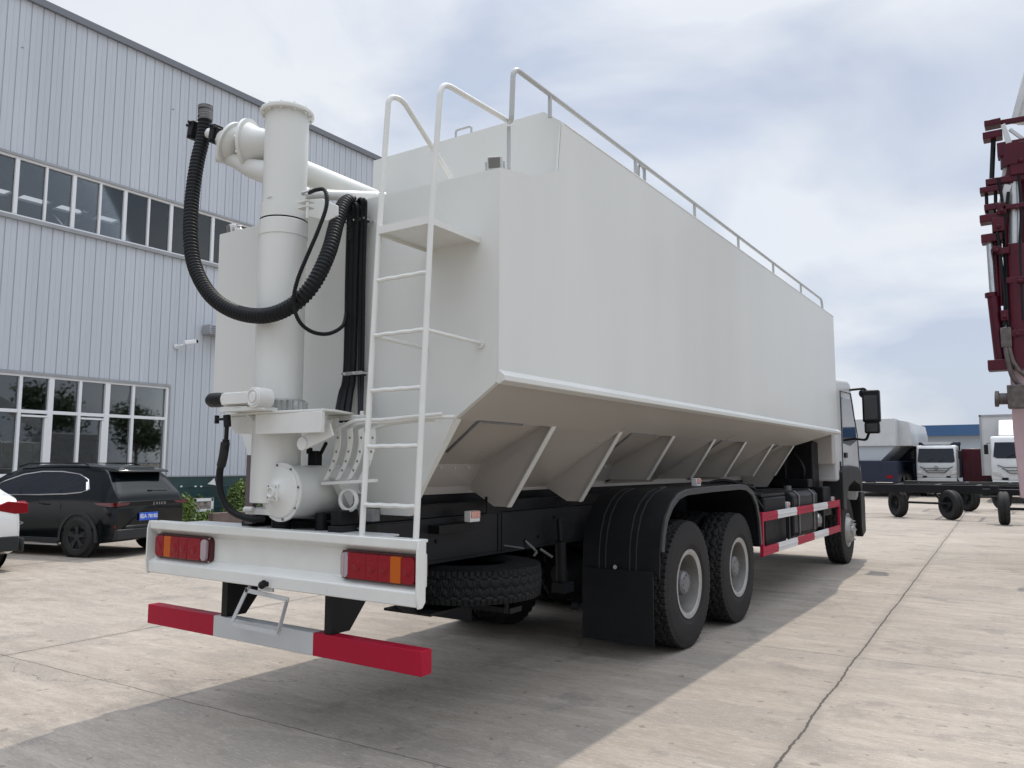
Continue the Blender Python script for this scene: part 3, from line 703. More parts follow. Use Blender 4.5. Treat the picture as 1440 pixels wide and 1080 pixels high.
b.box(P3(372, 305, 3.17), (0.012, 0.012, 0.028)); b.box(P3(378, 277, 3.16), (0.05, 0.008, 0.004)); b.build('clamp', 'paint2', pipe)
b = MB(); cs = [P3(x, y, 3.36) for x, y in ((428, 281), (452, 279), (474, 289), (474, 303), (460, 311), (428, 303))]
b.prism([(p.x, p.z) for p in cs], 1, 3.36, 3.375); q = P3(462, 289, 3.36); b.bb(q.x-0.012, q.x, 3.376, 3.45, q.z-0.07, q.z); b.build('pipe_bracket', 'paint2', pipe, bevel=0.003)
# folded discharge tube lying forward along the tank top, with its lift cylinder
ft = P3(432, 225, 3.55); rt = 0.088
b = MB(); b.cyl((ft.x-0.03, 3.32, ft.z-rt), (ft.x-0.03, 11.8, ft.z-rt), rt, n=36); fold = b.build('folded_auger_tube', 'paint', truck)
b = MB(); b.cyl(P3(425, 273, 3.38), P3(540, 277, 4.02), 0.036, n=20); b.cyl(P3(425, 273, 3.38), P3(433, 273, 3.42), 0.045, n=20); b.build('lift_cylinder', 'paint2', fold)
b = MB()
for y in (5.5, 8.0, 10.5): b.bb(ft.x-0.15, ft.x+0.09, y-0.04, y+0.04, 3.36, ft.z-2*rt+0.02)
b.build('saddle', 'paint2', fold, split=True)
# spout head left of the pipe: two flanged dished discs joined by an elbow
b = MB()
h1 = P3(352, 205, 3.30); h2 = P3(327, 202, 3.27); h3 = P3(304, 192, 3.22)
d = Vector((-1, -0.42, 0.05)).normalized()
b.lathe([(0.085, -0.30), (0.10, -0.14), (0.12, -0.06), (0.150, -0.012), (0.178, -0.010), (0.178, 0.010), (0.150, 0.014), (0.10, 0.05), (0.06, 0.075)], h1, d, 40)
b.lathe([(0.05, -0.07), (0.10, -0.05), (0.120, -0.012), (0.148, -0.010), (0.148, 0.008), (0.125, 0.010), (0.10, 0.03), (0.05, (h3-h2).length*0.8), (0.036, (h3-h2).length), (0.034, (h3-h2).length+0.07)], h2, (h3-h2), 40)
b.tube(spline([P3(316, 222, 3.27), P3(335, 228, 3.28), P3(352, 236, 3.29), P3(372, 242, 3.30), P3(392, 246, 3.31)], 6), 0.07, 22, rfun=lambda i: 0.040+0.002*i)
b.tube(spline([P3(304, 224, 3.24), P3(316, 222, 3.27)], 4), 0.05, 16, rfun=lambda i: 0.022+0.005*i)
hd = b.build('spout_head', 'paint', truck, ang=50)
b = MB()
for k in range(10):
    a = 2*pi*k/10; x_, y_, z_ = b.frame_for(d); o_ = h1+d*0.012+(x_*math.cos(a)+y_*math.sin(a))*0.155; b.cyl(o_, o_+d*0.014, 0.008, n=6)
b.build('bolt', 'steel', hd)
b = MB(); q = P3(288, 186, 3.2)
for px_, sg in ((273, -1), (303, 1)):
    c_ = P3(px_, 184 if sg < 0 else 189, 3.2); rot = Euler((0, R(12), 0)).to_matrix()
    b.box(c_, (0.055, 0.07, 0.125), rot); b.box(c_+Vector((sg*0.028, 0, 0)), (0.03, 0.05, 0.075), rot)
    for dz in (-0.05, 0.05): b.cyl(c_+Vector((0, -0.05, dz)), c_+Vector((0, 0.05, dz)), 0.012, n=6)
    b.box(c_+Vector((sg*0.02, -0.03, 0.035)), (0.05, 0.02, 0.02), rot)
b.box(q+Vector((0.01, 0.045, 0)), (0.16, 0.02, 0.06)); b.build('hose_clamp', 'black', hd, bevel=0.005)

# corrugated hose and the smaller hydraulic lines
def corrugated(name, pts, r, pitch, parent, depth=0.12):
    c = resample(spline(pts, 14), pitch/4); b = MB()
    b.tube(c, r, 18, rfun=lambda i: r*(1+depth*(0.5 if i % 4 in (1, 2) else -0.5)))
    return b.build(name, 'hose', parent, ang=60)
hp = [P3(289, 153, 3.2), P3(286, 190, 3.2), P3(277, 230, 3.16), P3(270, 280, 3.12), P3(268, 330, 3.08), P3(274, 375, 3.06), P3(296, 415, 3.06), P3(330, 438, 3.08), P3(372, 444, 3.10), P3(410, 430, 3.14), P3(440, 400, 3.2), P3(462, 355, 3.3), P3(474, 312, 3.42), P3(484, 288, 3.52), P3(494, 284, 3.60), P3(500, 300, 3.62), P3(500, 340, 3.63)]
corrugated('corrugated_hose', hp, 0.046, 0.026, truck)
b = MB(); b.tube(resample(spline([P3(289, 150, 3.2)+Vector((0, 0, 0.0)), P3(289, 170, 3.2)], 8), 0.006), 0.05, 16, rfun=lambda i: 0.046 if i % 3 else 0.051); b.build('hose_cuff', 'hub', truck)
def line(pts, r, parent=truck, name='hydraulic_hose', m='hose', n=10):
    b = MB(); b.tube(spline(pts, 8), r, n); return b.build(name, m, parent)
c_ = resample(spline([P3(435, 271, 3.20), P3(445, 267, 3.18), P3(457, 268, 3.17), P3(459, 290, 3.15), P3(447, 325, 3.12), P3(432, 360, 3.10), P3(418, 395, 3.09), P3(413, 425, 3.10), P3(421, 452, 3.14), P3(440, 467, 3.25), P3(463, 469, 3.40), P3(482, 458, 3.52), P3(487, 440, 3.58)], 10), 0.004)
b = MB(); b.tube(c_, 0.0125, 10, rfun=lambda i: 0.0128 if i % 4 < 2 else 0.0112); b.build('hydraulic_hose', 'hose', truck)
b = MB(); b.tube([P3(426, 272, 3.20), P3(437, 269, 3.20)], 0.015); b.build('hose_fitting', 'steel', truck)
for i, (xt, xm, xb, rr) in enumerate([(489, 486, 472, .017), (495, 491, 479, .02), (501, 497, 488, .02), (508, 506, 506, .014), (512, 510, 508, .011)]):
    top = 300 if i < 3 else 292
    pts = [P3(xt-(6 if i < 3 else 4), top+8, 3.645), P3(xt-3, top-10, 3.60), P3(xt+2, top-9, 3.58), P3(xt+2, top+12, 3.60), P3(xt, 380, 3.615), P3(xm, 520, 3.62), P3((xm+xb)/2, 555, 3.60), P3(xb, 592, 3.50)]
    line(pts, rr)
b = MB()
for (xc, yc, wd) in ((500, 310, 0.17), (496, 525, 0.16)):
    q = P3(xc, yc, 3.60); b.box(q, (wd, 0.012, 0.022)); b.box(q+Vector((0, 0.05, 0)), (wd, 0.012, 0.03))
    for dx in (-wd/2, 0, wd/2): b.cyl(q+Vector((dx, -0.018, 0)), q+Vector((dx, 0.08, 0)), 0.008, n=6)
b.build('hose_bracket', 'steel', truck)

# turning platform: plate, gear ring, motor
z = P3(400, 578, 3.13).z
xa, xb = P3(360, 590, 3.10).x, P3(454, 590, 3.10).x; xl = P3(313, 575, 3.14).x
pl = MB()
pl.prism([(xl, 3.13), (xa-0.05, 3.08), (xa, 3.08), (xb, 3.10), (xb+0.0, 3.20), (xb-0.12, 3.46), (-4.2, 3.46), (-4.2, 3.35), (xl+0.05, 3.24)], 2, z-0.014, z)
pl.bb(xa+0.004, xb-0.004, 3.094, 3.12, z-0.135, z-0.0141)
x1_, x2_ = P3(322, 577, 3.16).x, P3(358, 577, 3.16).x
pl.prism([(x1_, z-0.0142), (x2_, z-0.0142), (x2_, z-0.13), (x1_+0.07, z-0.125), (x1_+0.02, z-0.08)], 1, 3.16, 3.172)
pl.prism([(3.10, z-0.0142), (3.35, z-0.0142), (3.35, z-0.13), (3.25, z-0.13)], 0, xa-0.10, xa-0.088)
pf = pl.build('turning_platform', 'paint2', truck, bevel=0.003)
b = MB(); n = 28
prof = []
for k in range(n*2):
    a = 2*pi*k/(n*2); r = 0.160 if k % 2 else 0.184; prof.append((pc.x+r*math.cos(a), pc.y+r*math.sin(a)))
b.prism(prof, 2, z+0.012, z+0.075); b.lathe([(0.185, z+0.001), (0.185, z+0.012), (0.151, z+0.0121)], pc, (0, 0, 1), 48); b.lathe([(0.17, z+0.0752), (0.17, z+0.086), (0.151, z+0.0861)], pc, (0, 0, 1), 48)
b.build('gear_ring', mat('dull_zinc', (0.42, 0.42, 0.40), 0.5, metal=0.2, var=0.2, vscale=20), pf, smooth=False)
p0 = P3(318, 562, 3.02); p1 = P3(362, 560, 3.02)
mt = MB(); mt.cyl(p0, p1, 0.044, n=24)
mt.box((p0+p1)/2+Vector((0, -0.012, 0)), ((p1-p0).length*0.82, 0.085, 0.068))
mt.cyl(p1+Vector((0.035, -0.06, 0)), p1+Vector((0.035, 0.05, 0)), 0.060, n=32); mt.cyl(p1+Vector((0.035, -0.067, 0)), p1+Vector((0.035, -0.059, 0)), 0.030, n=24); mt.lathe([(0.042, 0), (0.046, 0.006), (0.05, 0)], p1+Vector((0.035, -0.061, 0)), (0, -1, 0), 28, cap=False)
mo = mt.build('slewing_motor', 'paint2', pf, bevel=0.003)
b = MB(); pm = P3(294, 563, 3.02); b.lathe([(0.015, 0), (0.036, 0.01), (0.045, 0.03), (0.046, 0.09), (0.040, (p0-pm).length+0.01)], pm, (p0-pm), 24); b.build('end_cap', 'black', mo)
b = MB(); b.bb(p0.x, p1.x+0.06, 2.98, 3.12, z+0.0005, z+0.02); b.cyl(P3(330, 574, 2.99), P3(372, 575, 2.99), 0.006); b.build('motor_base', 'paint2', mo)

# lower gearbox drum with its round flange
YD = 3.20; dc = P3(394, 692, YD)
b = MB(); b.cyl(dc, Vector((dc.x+0.02, 3.74, dc.z+0.0)), 0.160, n=48); b.lathe([(0.155, 0.0), (0.176, 0.0), (0.178, 0.004), (0.178, 0.016), (0.155, 0.0165)], dc, (0, 1, 0), 48)
b.lathe([(0.158, 0.0), (0.150, -0.010), (0.10, -0.022), (0.07, -0.04), (0.052, -0.055), (0.001, -0.057)], dc, (0, 1, 0), 40, cap=False)
dr = b.build('gearbox_drum', 'paint', truck, ang=30)
b = MB()
for k in range(8):
    a = 2*pi*k/8+0.2; p = dc+Vector((0.165*math.cos(a), -0.008, 0.165*math.sin(a))); b.cyl(p, p+Vector((0, 0.02, 0)), 0.007, n=6)
for k in range(4):
    a = 2*pi*k/4+0.7; p = dc+Vector((0.048*math.cos(a), -0.064, 0.048*math.sin(a))); b.cyl(p, p+Vector((0, 0.02, 0)), 0.006, n=6)
b.build('bolt', 'hub', dr)
b = MB(); b.box(dc+Vector((0, -0.058, 0)), (0.10, 0.012, 0.10)); b.lathe([(0.032, -0.062), (0.032, -0.078), (0.024, -0.079), (0.022, -0.068), (0.001, -0.068)], dc, (0, 1, 0), 28, cap=False); b.build('bearing_cap', 'paint2', dr, bevel=0.003)
b = MB(); qa = P3(352, 672, 3.2); qb = P3(366, 708, 3.2); b.bb(qa.x, qb.x, 3.2, 3.3, qb.z, qa.z); qa = P3(345, 714, 3.19); qb = P3(372, 722, 3.19); b.bb(qa.x, qb.x+0.1, 3.19, 3.45, qb.z-0.01, qa.z); b.cyl(P3(344, 716, 3.18), P3(356, 716, 3.18), 0.016); b.build('side_box', 'paint2', dr, bevel=0.003)
b = MB(); qa = P3(347, 640, 3.28); qb = P3(356, 725, 3.28); b.bb(qa.x, qb.x-0.01, 3.28, 3.31, 1.22, qa.z); b.build('side_post', mat('dull_brown_steel', (0.11, 0.08, 0.085), 0.6), dr)
b = MB(); b.cyl((dc.x-0.1, 3.3, 1.17), (dc.x-0.1, 3.3, dc.z-0.14), 0.06); b.cyl((dc.x+0.15, 3.4, 1.19), (dc.x+0.15, 3.4, 1.30), 0.04); b.bb(-4.2, -3.40, 3.47, 3.6, 1.15, 1.235); b.build('drum_mount', 'black', dr)
# valve and drain hose at the left
b = MB(); b.cyl(P3(319, 584, 3.02), P3(320, 600, 3.02), 0.022); b.cyl(P3(319, 600, 3.02), P3(318, 618, 3.02), 0.013); b.cyl(P3(305, 590, 3.02), P3(319, 589, 3.02), 0.008); b.box(P3(305, 590, 3.02), (0.02, 0.02, 0.05)); b.build('valve', 'black', truck)
line([P3(318, 618, 3.02), P3(316, 635, 3.02), P3(309, 665, 3.03), P3(311, 695, 3.04), P3(325, 718, 3.07), P3(350, 729, 3.12), P3(372, 730, 3.2)], 0.021, name='drain_hose')
line([P3(317, 622, 3.02), P3(314, 642, 3.02), P3(311, 655, 3.03)], 0.027, name='hose_sleeve', m='rubber')

# lever quadrant: arm, four curved strips, tray and pull rods
q = MB()
def strip(pts, w, th=0.012):
    for a, c in zip(pts[:-1], pts[1:]): q.beam(a, c, th, w, up=(0, 1, 0))
b = MB(); A0 = P3(426, 624, 3.15); A1 = P3(467, 604, 3.20)
b.beam(A0, A1, 0.078, 0.016, up=(0, 1, 0)); b.cyl(A0+Vector((0, -0.012, 0)), A0+Vector((0, 0.012, 0)), 0.04, n=20)
quad = b.build('lever_arm', 'paint2', truck, bevel=0.003)
arcs = []
for k, dx in enumerate((0, 17, 33, 49)):
    Yk = 3.36+k*0.02; q = MB()
    pts = [P3(474+dx-0.0*k, 603, Yk), P3(475+dx, 620, Yk), P3(472+dx, 640, Yk), P3(466+dx, 657, Yk), P3(457+dx, 675, Yk)]
    pts = spline(pts, 4)
    w_ = 0.042
    bm = q.bm
    for i in range(len(pts)-1):
        a, c = pts[i], pts[i+1]; nrm = Vector((1, 0, 0.3)).normalized()
        for dz in (0,):
            q.face([a-nrm*w_/2, a+nrm*w_/2, c+nrm*w_/2, c-nrm*w_/2])
            q.face([a-nrm*w_/2+Vector((0, .008, 0)), a+nrm*w_/2+Vector((0, .008, 0)), c+nrm*w_/2+Vector((0, .008, 0)), c-nrm*w_/2+Vector((0, .008, 0))])
            q.face([a+nrm*w_/2, a+nrm*w_/2+Vector((0, .008, 0)), c+nrm*w_/2+Vector((0, .008, 0)), c+nrm*w_/2]); q.face([a-nrm*w_/2, a-nrm*w_/2+Vector((0, .008, 0)), c-nrm*w_/2+Vector((0, .008, 0)), c-nrm*w_/2])
    o = q.build('quadrant_strip', 'paint2', quad, smooth=False)
    h = MB()
    for i in (3, 7, 10, 13):
        if i < len(pts): h.cyl(pts[i]+Vector((0, -0.002, 0)), pts[i]+Vector((0, 0.002, 0)), 0.0075, n=10)
    h.build('bolt_hole', 'hub', o)
b = MB(); b.beam(P3(455, 680, 3.38), P3(528, 676, 3.42), 0.05, 0.02); b.beam(P3(463, 588, 3.42), P3(513, 587, 3.45), 0.04, 0.03); b.cyl(P3(509, 578, 3.44), P3(509, 592, 3.44), 0.012)
b.box(P3(472, 596, 3.38), (0.03, 0.03, 0.07))
b.prism([(3.40, 1.52), (3.68, 1.40), (3.68, 1.28), (3.55, 1.30)], 0, -3.62, -3.56)
b.build('quadrant_frame', 'paint2', quad, bevel=0.003)
for k, (pp) in enumerate([[(474, 603), (500, 592), (540, 590), (600, 584), (622, 582)], [(492, 603), (508, 596), (545, 594), (600, 588), (640, 586)], [(524, 604), (545, 597), (580, 592), (612, 590)]]):
    line([P3(x, y, 3.36+0.03*k+0.0012*(x-474)) for x, y in pp], 0.0115, quad, 'pull_rod', 'paint2')
ring = [P3(490, 703, 3.42)+Vector((0.068*math.cos(2*pi*k/24), 0, 0.062*math.sin(2*pi*k/24))) for k in range(24)]
b = MB(); b.tube(ring, 0.013, 10, closed=True); b.build('hand_ring', 'paint2', quad)
b = MB(); c = P3(503, 700, 3.45); rnd = random.Random(3)
b.box(c, (0.04, 0.04, 0.05)); b.cyl(c, c+Vector((0.03, 0.02, -0.18)), 0.012)
b.tube(spline([c, c+Vector((-0.05, -0.02, -0.08)), c+Vector((-0.07, 0, -0.16)), c+Vector((0.02, 0.02, -0.19))], 6), 0.006); b.box(c+Vector((0.08, 0.03, -0.1)), (0.09, 0.06, 0.07)); b.build('valve_block', 'hub', quad)
b = MB(); c = P3(443, 645, 3.52); b.box(c, (0.07, 0.06, 0.10)); b.cyl(c+Vector((0.05, 0, 0.03)), c+Vector((0.12, -0.02, 0.1)), 0.012); b.box(c+Vector((-0.02, -0.03, 0.05)), (0.03, 0.03, 0.04)); b.build('control_valve', 'black', quad, bevel=0.004)

# ------------------------------------------------------------------ chassis
b = MB()
for s in (1, -1):
    b.bb(mir(-3.43, s), mir(-3.51, s), 3.30, 14.6, 0.93, 1.235)
    b.bb(mir(-3.424, s), mir(-3.43, s), 3.5, 6.3, 0.955, 1.225) if s > 0 else None
b.bb(-4.25, -3.48, 3.45, 3.62, 0.95, 1.14)
for y in (5.0, 6.8, 8.2, 9.6, 11.2, 12.6): b.bb(-4.22, -3.51, y-0.06, y+0.06, 0.97, 1.19)
ch = b.build('chassis_frame', 'chassis', truck, bevel=0.008)
b = MB()
for s in (1, -1):
    b.bb(mir(-3.445, s), mir(-3.53, s), 3.34, 12.4, 1.237, 1.325)
    for y in (4.9, 6.0, 7.1, 8.2, 9.3, 10.4): b.bb(mir(-3.438, s), mir(-3.46, s), y-0.09, y+0.09, 1.12, 1.36)
b.bb(-4.13, -3.6, 3.75, 11.6, 1.26, 1.384)
b.bb(-4.18, -3.54, 3.4, 12.0, 1.245, 1.258)
b.build('subframe', 'black', ch, bevel=0.004)
b = MB()
for y in (4.93, 4.98): b.bb(-3.4235, -3.4185, y-0.006, y+0.006, 0.95, 1.23)
for (y, z) in ((4.1, 1.08), (4.2, 1.08), (5.3, 1.0), (5.5, 1.02), (5.75, 1.16)): b.cyl((-3.424, y, z), (-3.412, y, z), 0.014, n=6)
b.build('bolt', 'black', ch)
b = MB(); b.cyl((-3.43, 5.02, 0.985), (-3.30, 5.10, 0.965), 0.008); b.cyl((-3.40, 5.50, 0.92), (-3.30, 5.52, 0.86), 0.010); b.tube(spline([(-3.42, 5.3, 1.0), (-3.35, 5.35, 0.92), (-3.3, 5.25, 0.90)], 5), 0.010); b.build('clip', 'hub', ch)
b = MB(); b.cyl((-3.33, 5.72, 0.62), (-3.30, 5.65, 0.98), 0.045, n=16); b.cyl((-3.30, 5.65, 0.98), (-3.30, 5.63, 1.16), 0.022); b.bb(-3.38, -3.26, 5.64, 5.80, 0.56, 0.64); b.cyl((-3.24, 5.74, 0.45), (-3.2, 5.74, 0.45), 0.03); b.build('shock_absorber', 'plastic', ch)
# axles, springs
b = MB()
for y in (6.78, 8.16): b.cyl((-4.8, y, 0.555), (-2.9, y, 0.555), 0.09, n=16); b.lathe([(0.1, -0.18), (0.24, -0.08), (0.26, 0), (0.24, 0.08), (0.1, 0.18)], (CX, y, 0.555), (0, 1, 0), 24)
b.cyl((-4.8, 14.0, 0.5), (-2.95, 14.0, 0.5), 0.07)
for s in (1, -1):
    for k in range(5): b.bb(mir(-3.40, s), mir(-3.49, s), 6.75+k*0.09, 8.19-k*0.09, 0.68+k*0.035, 0.71+k*0.035)
b.cyl((CX, 8.2, 0.6), (CX, 12.5, 0.8), 0.06)
b.build('axle', 'black', ch)
# spare wheel slung flat under the frame tail
b = MB(); tyre_mesh(b, (-3.48, 4.62, 0.79), (0, 0, 1), 0.54, 0.25, lugs=84, depth=0.55); swt = b.build('spare_tyre', 'hose', truck, ang=25)  # blacker than the road wheels: shade under the frame put into the colour
b = MB(); b.lathe([(0.29, -0.12), (0.27, -0.10), (0.25, 0.0), (0.1, 0.02), (0.001, 0.02)], (-3.48, 4.62, 0.79), (0, 0, 1), 32, cap=False); b.build('rim', 'hub', swt)
b = MB(); b.bb(-3.75, -3.02, 4.50, 4.64, 0.60, 0.635); b.bb(-3.70, -3.30, 4.0, 5.0, 0.628, 0.645); b.cyl((-3.05, 4.5, 0.60), (-3.05, 4.5, 0.68), 0.015)
b.prism([(3.55, 0.93), (4.0, 0.645), (4.0, 0.628), (3.50, 0.92)], 0, -3.50, -3.40); b.build('spare_carrier', 'black', truck)

# rear wheels
def twin_wheel(yc, s):
    root = MB(); zc = 0.555; ox = mir(-2.63, s)
    tyre_mesh(root, (mir(-2.78, s), yc, zc), (1, 0, 0)); 
    wh = root.build('wheel', 'rubber', truck, ang=25)
    b = MB(); tyre_mesh(b, (mir(-3.12, s), yc, zc), (1, 0, 0), lugs=40); b.build('inner_tyre', 'rubber', wh, ang=25)
    b = MB(); rear_rim(b, ox-0.015*s, s, yc, zc); nuts(b, ox-0.215*s, s, yc, zc, 0.168); rm = b.build('rim', ['rim', 'rimd'], wh, ang=40)
    b = MB(); b.lathe([(0.135, -0.20), (0.125, -0.19), (0.112, -0.10), (0.104, -0.045), (0.085, -0.028), (0.001, -0.026)], (ox-0.015*s, yc, zc), (s, 0, 0), 28, cap=False)
    nuts(b, ox-0.045*s, s, yc, zc, 0.075, 8, 0.012, 0.009); b.build('hub', 'hub', wh, ang=30)
    return wh
for yc in (6.78, 8.16):
    for s in (1, -1): twin_wheel(yc, s)
def front_wheel(s):
    yc, zc = 14.0, 0.54; b = MB(); tyre_mesh(b, (mir(-2.84, s), yc, zc), (1, 0, 0), 0.54, 0.30, lugs=40); wh = b.build('wheel', 'rubber', truck, ang=25)
    b = MB(); ox = mir(-2.70, s)
    b.lathe([(0.27, -0.06), (0.275, 0.0), (0.262, 0.005), (0.245, -0.03), (0.235, -0.05), (0.20, 0.03), (0.18, 0.055), (0.13, 0.06), (0.105, 0.062), (0.095, 0.09), (0.065, 0.10), (0.001, 0.101)], (ox, yc, zc), (s, 0, 0), 40, cap=False)
    nuts(b, ox+0.055*s, s, yc, zc, 0.155, 10, 0.04, 0.017); b.build('rim', 'rim', wh, ang=35)
for s in (1, -1): front_wheel(s)

# fenders, mud flaps
def offset_band(pts, th):
    out = []
    for i, p in enumerate(pts):
        a = Vector(pts[max(i-1, 0)]); c = Vector(pts[min(i+1, len(pts)-1)]); d = (c-a).normalized(); n_ = Vector((d.y, -d.x)); out.append((p[0]+n_.x*th, p[1]+n_.y*th))
    return out
fp = [(6.02, 0.70), (6.03, 0.9), (6.06, 1.03), (6.13, 1.17), (6.25, 1.28), (6.41, 1.355), (6.6, 1.385), (7.2, 1.395), (8.05, 1.40), (8.28, 1.385), (8.48, 1.32), (8.63, 1.20), (8.72, 1.02), (8.76, 0.80), (8.765, 0.74)]
for s in (1, -1):
    b = MB(); inn = offset_band(fp, 0.018)
    b.prism(fp + inn[::-1], 0, mir(-3.30, s), mir(-2.60, s))
    f = b.build('fender', 'plastic', truck, ang=30)
    b = MB(); o2 = offset_band(fp, -0.004); i2 = offset_band(fp, 0.05); b.prism(o2[1:] + i2[1:][::-1], 0, mir(-2.60, s), mir(-2.575, s)); b.build('fender_lip', mat('fender_edge_grey', (0.035, 0.037, 0.04), 0.35) if s > 0 else bpy.data.materials['fender_edge_grey'], f, ang=30, bevel=0.004)
    b = MB()
    for x in (-3.14, -3.08, -2.86, -2.80):
        for (a, c) in zip(fp[:6], fp[1:7]):
            b.beam((mir(x, s), a[0]-0.004, a[1]), (mir(x, s), c[0]-0.004, c[1]+0.002), 0.009, 0.009, up=(1, 0, 0))
    b.beam((mir(-2.84, s), 6.6, 1.39), (mir(-2.84, s), 6.75, 1.40), 0.012, 0.012)
    b.build('fender_bead', bpy.data.materials['fender_edge_grey'], f)
    b = MB(); b.bb(mir(-3.285, s), mir(-2.64, s), 5.985, 5.997, 0.155, 0.74); fl = b.build('mud_flap', 'plastic', truck, bevel=0.003)
    b = MB(); b.cyl((mir(-2.97, s), 5.97, 0.76), (mir(-2.97, s), 5.985, 0.76), 0.018, n=8); b.build('bolt', 'steel', fl)
def marker(p, parent=truck):
    p = Vector(p); b = MB(); b.box(p, (0.055, 0.115, 0.075)); mk = b.build('side_marker', 'frame', parent, bevel=0.005)
    b = MB(); b.box(p+Vector((0.028, 0, 0.012)), (0.014, 0.10, 0.048)); b.build('lens', 'amberref', mk, bevel=0.003)
    return mk
marker(PX(664, 726, 0, -3.32)); marker(PX(979, 678, 0, -2.80)); marker(PX(1106, 710, 0, -2.72)); marker(PX(1170, 702, 0, -2.72))
b = MB(); q = PX(664, 726, 0, -3.32); b.bb(-3.50, -3.33, q.y-0.35, q.y+0.05, q.z-0.10, q.z-0.045); b.build('marker_bracket', 'black', truck)

# ------------------------------------------------------------------ bumper, lamps, underride bar
BL, BR = -5.00, -2.65
b = MB(); prof = [(3.105, 1.215), (3.105, 1.165), (3.165, 1.13), (3.165, 0.985), (3.105, 0.95), (3.105, 0.878), (3.13, 0.878), (3.13, 0.94), (3.185, 0.975), (3.185, 1.14), (3.13, 1.175), (3.13, 1.197), (3.19, 1.197), (3.19, 1.215)]
b.prism(prof, 0, BL, BR)
bp = b.build('rear_bumper', 'paint2', truck, bevel=0.006)
b = MB()
for x0, x1 in ((BR, BR+0.012), (BL-0.012, BL)): b.prism([(3.103, 1.217), (3.090, 1.165), (3.090, 0.93), (3.103, 0.872), (3.135, 0.872), (3.16, 0.90), (3.16, 1.217)], 0, x0, x1)
b.build('end_cheek', 'paint2', bp, bevel=0.004, split=True)
b = MB(); b.bb(-4.93, -3.10, 3.195, 3.47, 1.186, 1.198); b.build('deck_plate', 'bwhite', bp, bevel=0.003)
def tail_light(x0, x1, flip):
    z0, z1 = 0.985, 1.125; cyy = 3.13
    def rr(xa, xb, za, zb, r, n=6):
        pts = []
        for cx_, cz_, a0 in ((xb-r, zb-r, 0), (xa+r, zb-r, 90), (xa+r, za+r, 180), (xb-r, za+r, 270)):
            for k in range(n+1): a = R(a0+90*k/n); pts.append((cx_+r*math.cos(a), cz_+r*math.sin(a)))
        return pts
    b = MB(); b.prism(rr(x0-0.008, x1+0.008, z0-0.008, z1+0.008, 0.035), 1, 3.135, 3.164); b.prism(rr(x0+0.02, x1-0.02, z0+0.02, z1-0.02, 0.02), 1, 3.1635, 3.23)
    tl = b.build('tail_light', mat('lamp_housing_red_black', (0.07, 0.006, 0.01), 0.3) if 'lamp_housing_red_black' not in bpy.data.materials else bpy.data.materials['lamp_housing_red_black'], bp)
    w_ = x1-x0; seg = [(0.02, 0.12, 2), (0.123, 0.36, 0), (0.363, 0.52, 0), (0.523, 0.677, 0), (0.68, 0.81, 1), (0.813, 0.98, 0)]
    if flip: seg = [(1-c, 1-a, k) for a, c, k in seg]
    b = MB()
    for a, c, k in seg:
        b.mi = k; xa, xb = x0+a*w_, x0+c*w_
        r = 0.028 if (a < 0.05 or c > 0.95) else 0.006
        b.prism(rr(xa, xb, z0+0.003, z1-0.003, r), 1, 3.112, 3.1355)
    b.build('lens', ['lred', 'lamb', 'lclr'], tl, bevel=0.004)
    b = MB()
    for a, c, k in seg:
        if k == 0:
            cxx = x0+(a+c)/2*w_; b.lathe([(0.028, 0), (0.025, -0.002), (0.012, -0.003), (0.001, -0.003)], (cxx, 3.1115, (z0+z1)/2), (0, 1, 0), 20, cap=False)
    b.build('reflector_ring', 'lred', tl, split=True)
    b = MB()
    for xx in (x0+0.006, x1-0.006):
        for zz in (z0-0.002, z1+0.002): b.cyl((xx, 3.137, zz), (xx, 3.130, zz), 0.0045, n=8)
    b.build('screw', 'steel', tl, split=True)
tail_light(-3.215, -2.665, False); tail_light(-4.955, -4.385, True)
ub = MB()
UL, UR_ = -5.13, -2.695; YU = 3.20
for x0, x1, k in ((UL, -4.407, 0), (-4.407, -3.498, 1), (-3.498, UR_, 0)):
    ub.mi = k; ub.bb(x0, x1, YU, YU+0.085, 0.515, 0.642)
ub = ub.build('underride_bar', ['bred', 'bwhite'], truck, bevel=0.004)
b = MB()
for x in (-4.355, -3.425):
    b.prism([(3.215, 0.877), (3.56, 0.877), (3.36, 0.643), (3.215, 0.643)], 0, x, x+0.055)
b.build('bracket', 'black', ub, split=True)
YP = 3.12
cr = [PX(x, y, 1, YP) for x, y in ((347, 830), (404, 843), (391, 891), (325, 877))]
b = MB()
for a, c in zip(cr, cr[1:]+cr[:1]):
    d_ = (c-a).normalized(); b.beam(a-d_*0.012, c+d_*0.012, 0.026, 0.006, up=(0, 1, 0)) if abs(d_.x) > 0.5 else b.beam(a, c, 0.006, 0.026, up=(0, 1, 0))
b.beam(cr[0]+Vector((0.02, 0, 0)), PX(352, 820, 1, YP+0.02), 0.006, 0.02, up=(0, 1, 0))
b.box(PX(374, 828, 1, YP), (0.13, 0.012, 0.028))
pfm = b.build('plate_frame', 'bwhite', truck)
b = MB(); b.cyl(PX(367, 824, 1, 3.08), PX(372, 820, 1, 3.08), 0.022); b.box(PX(372, 821, 1, 3.095), (0.05, 0.04, 0.025)); b.build('plate_lamp', 'black', pfm, bevel=0.004)

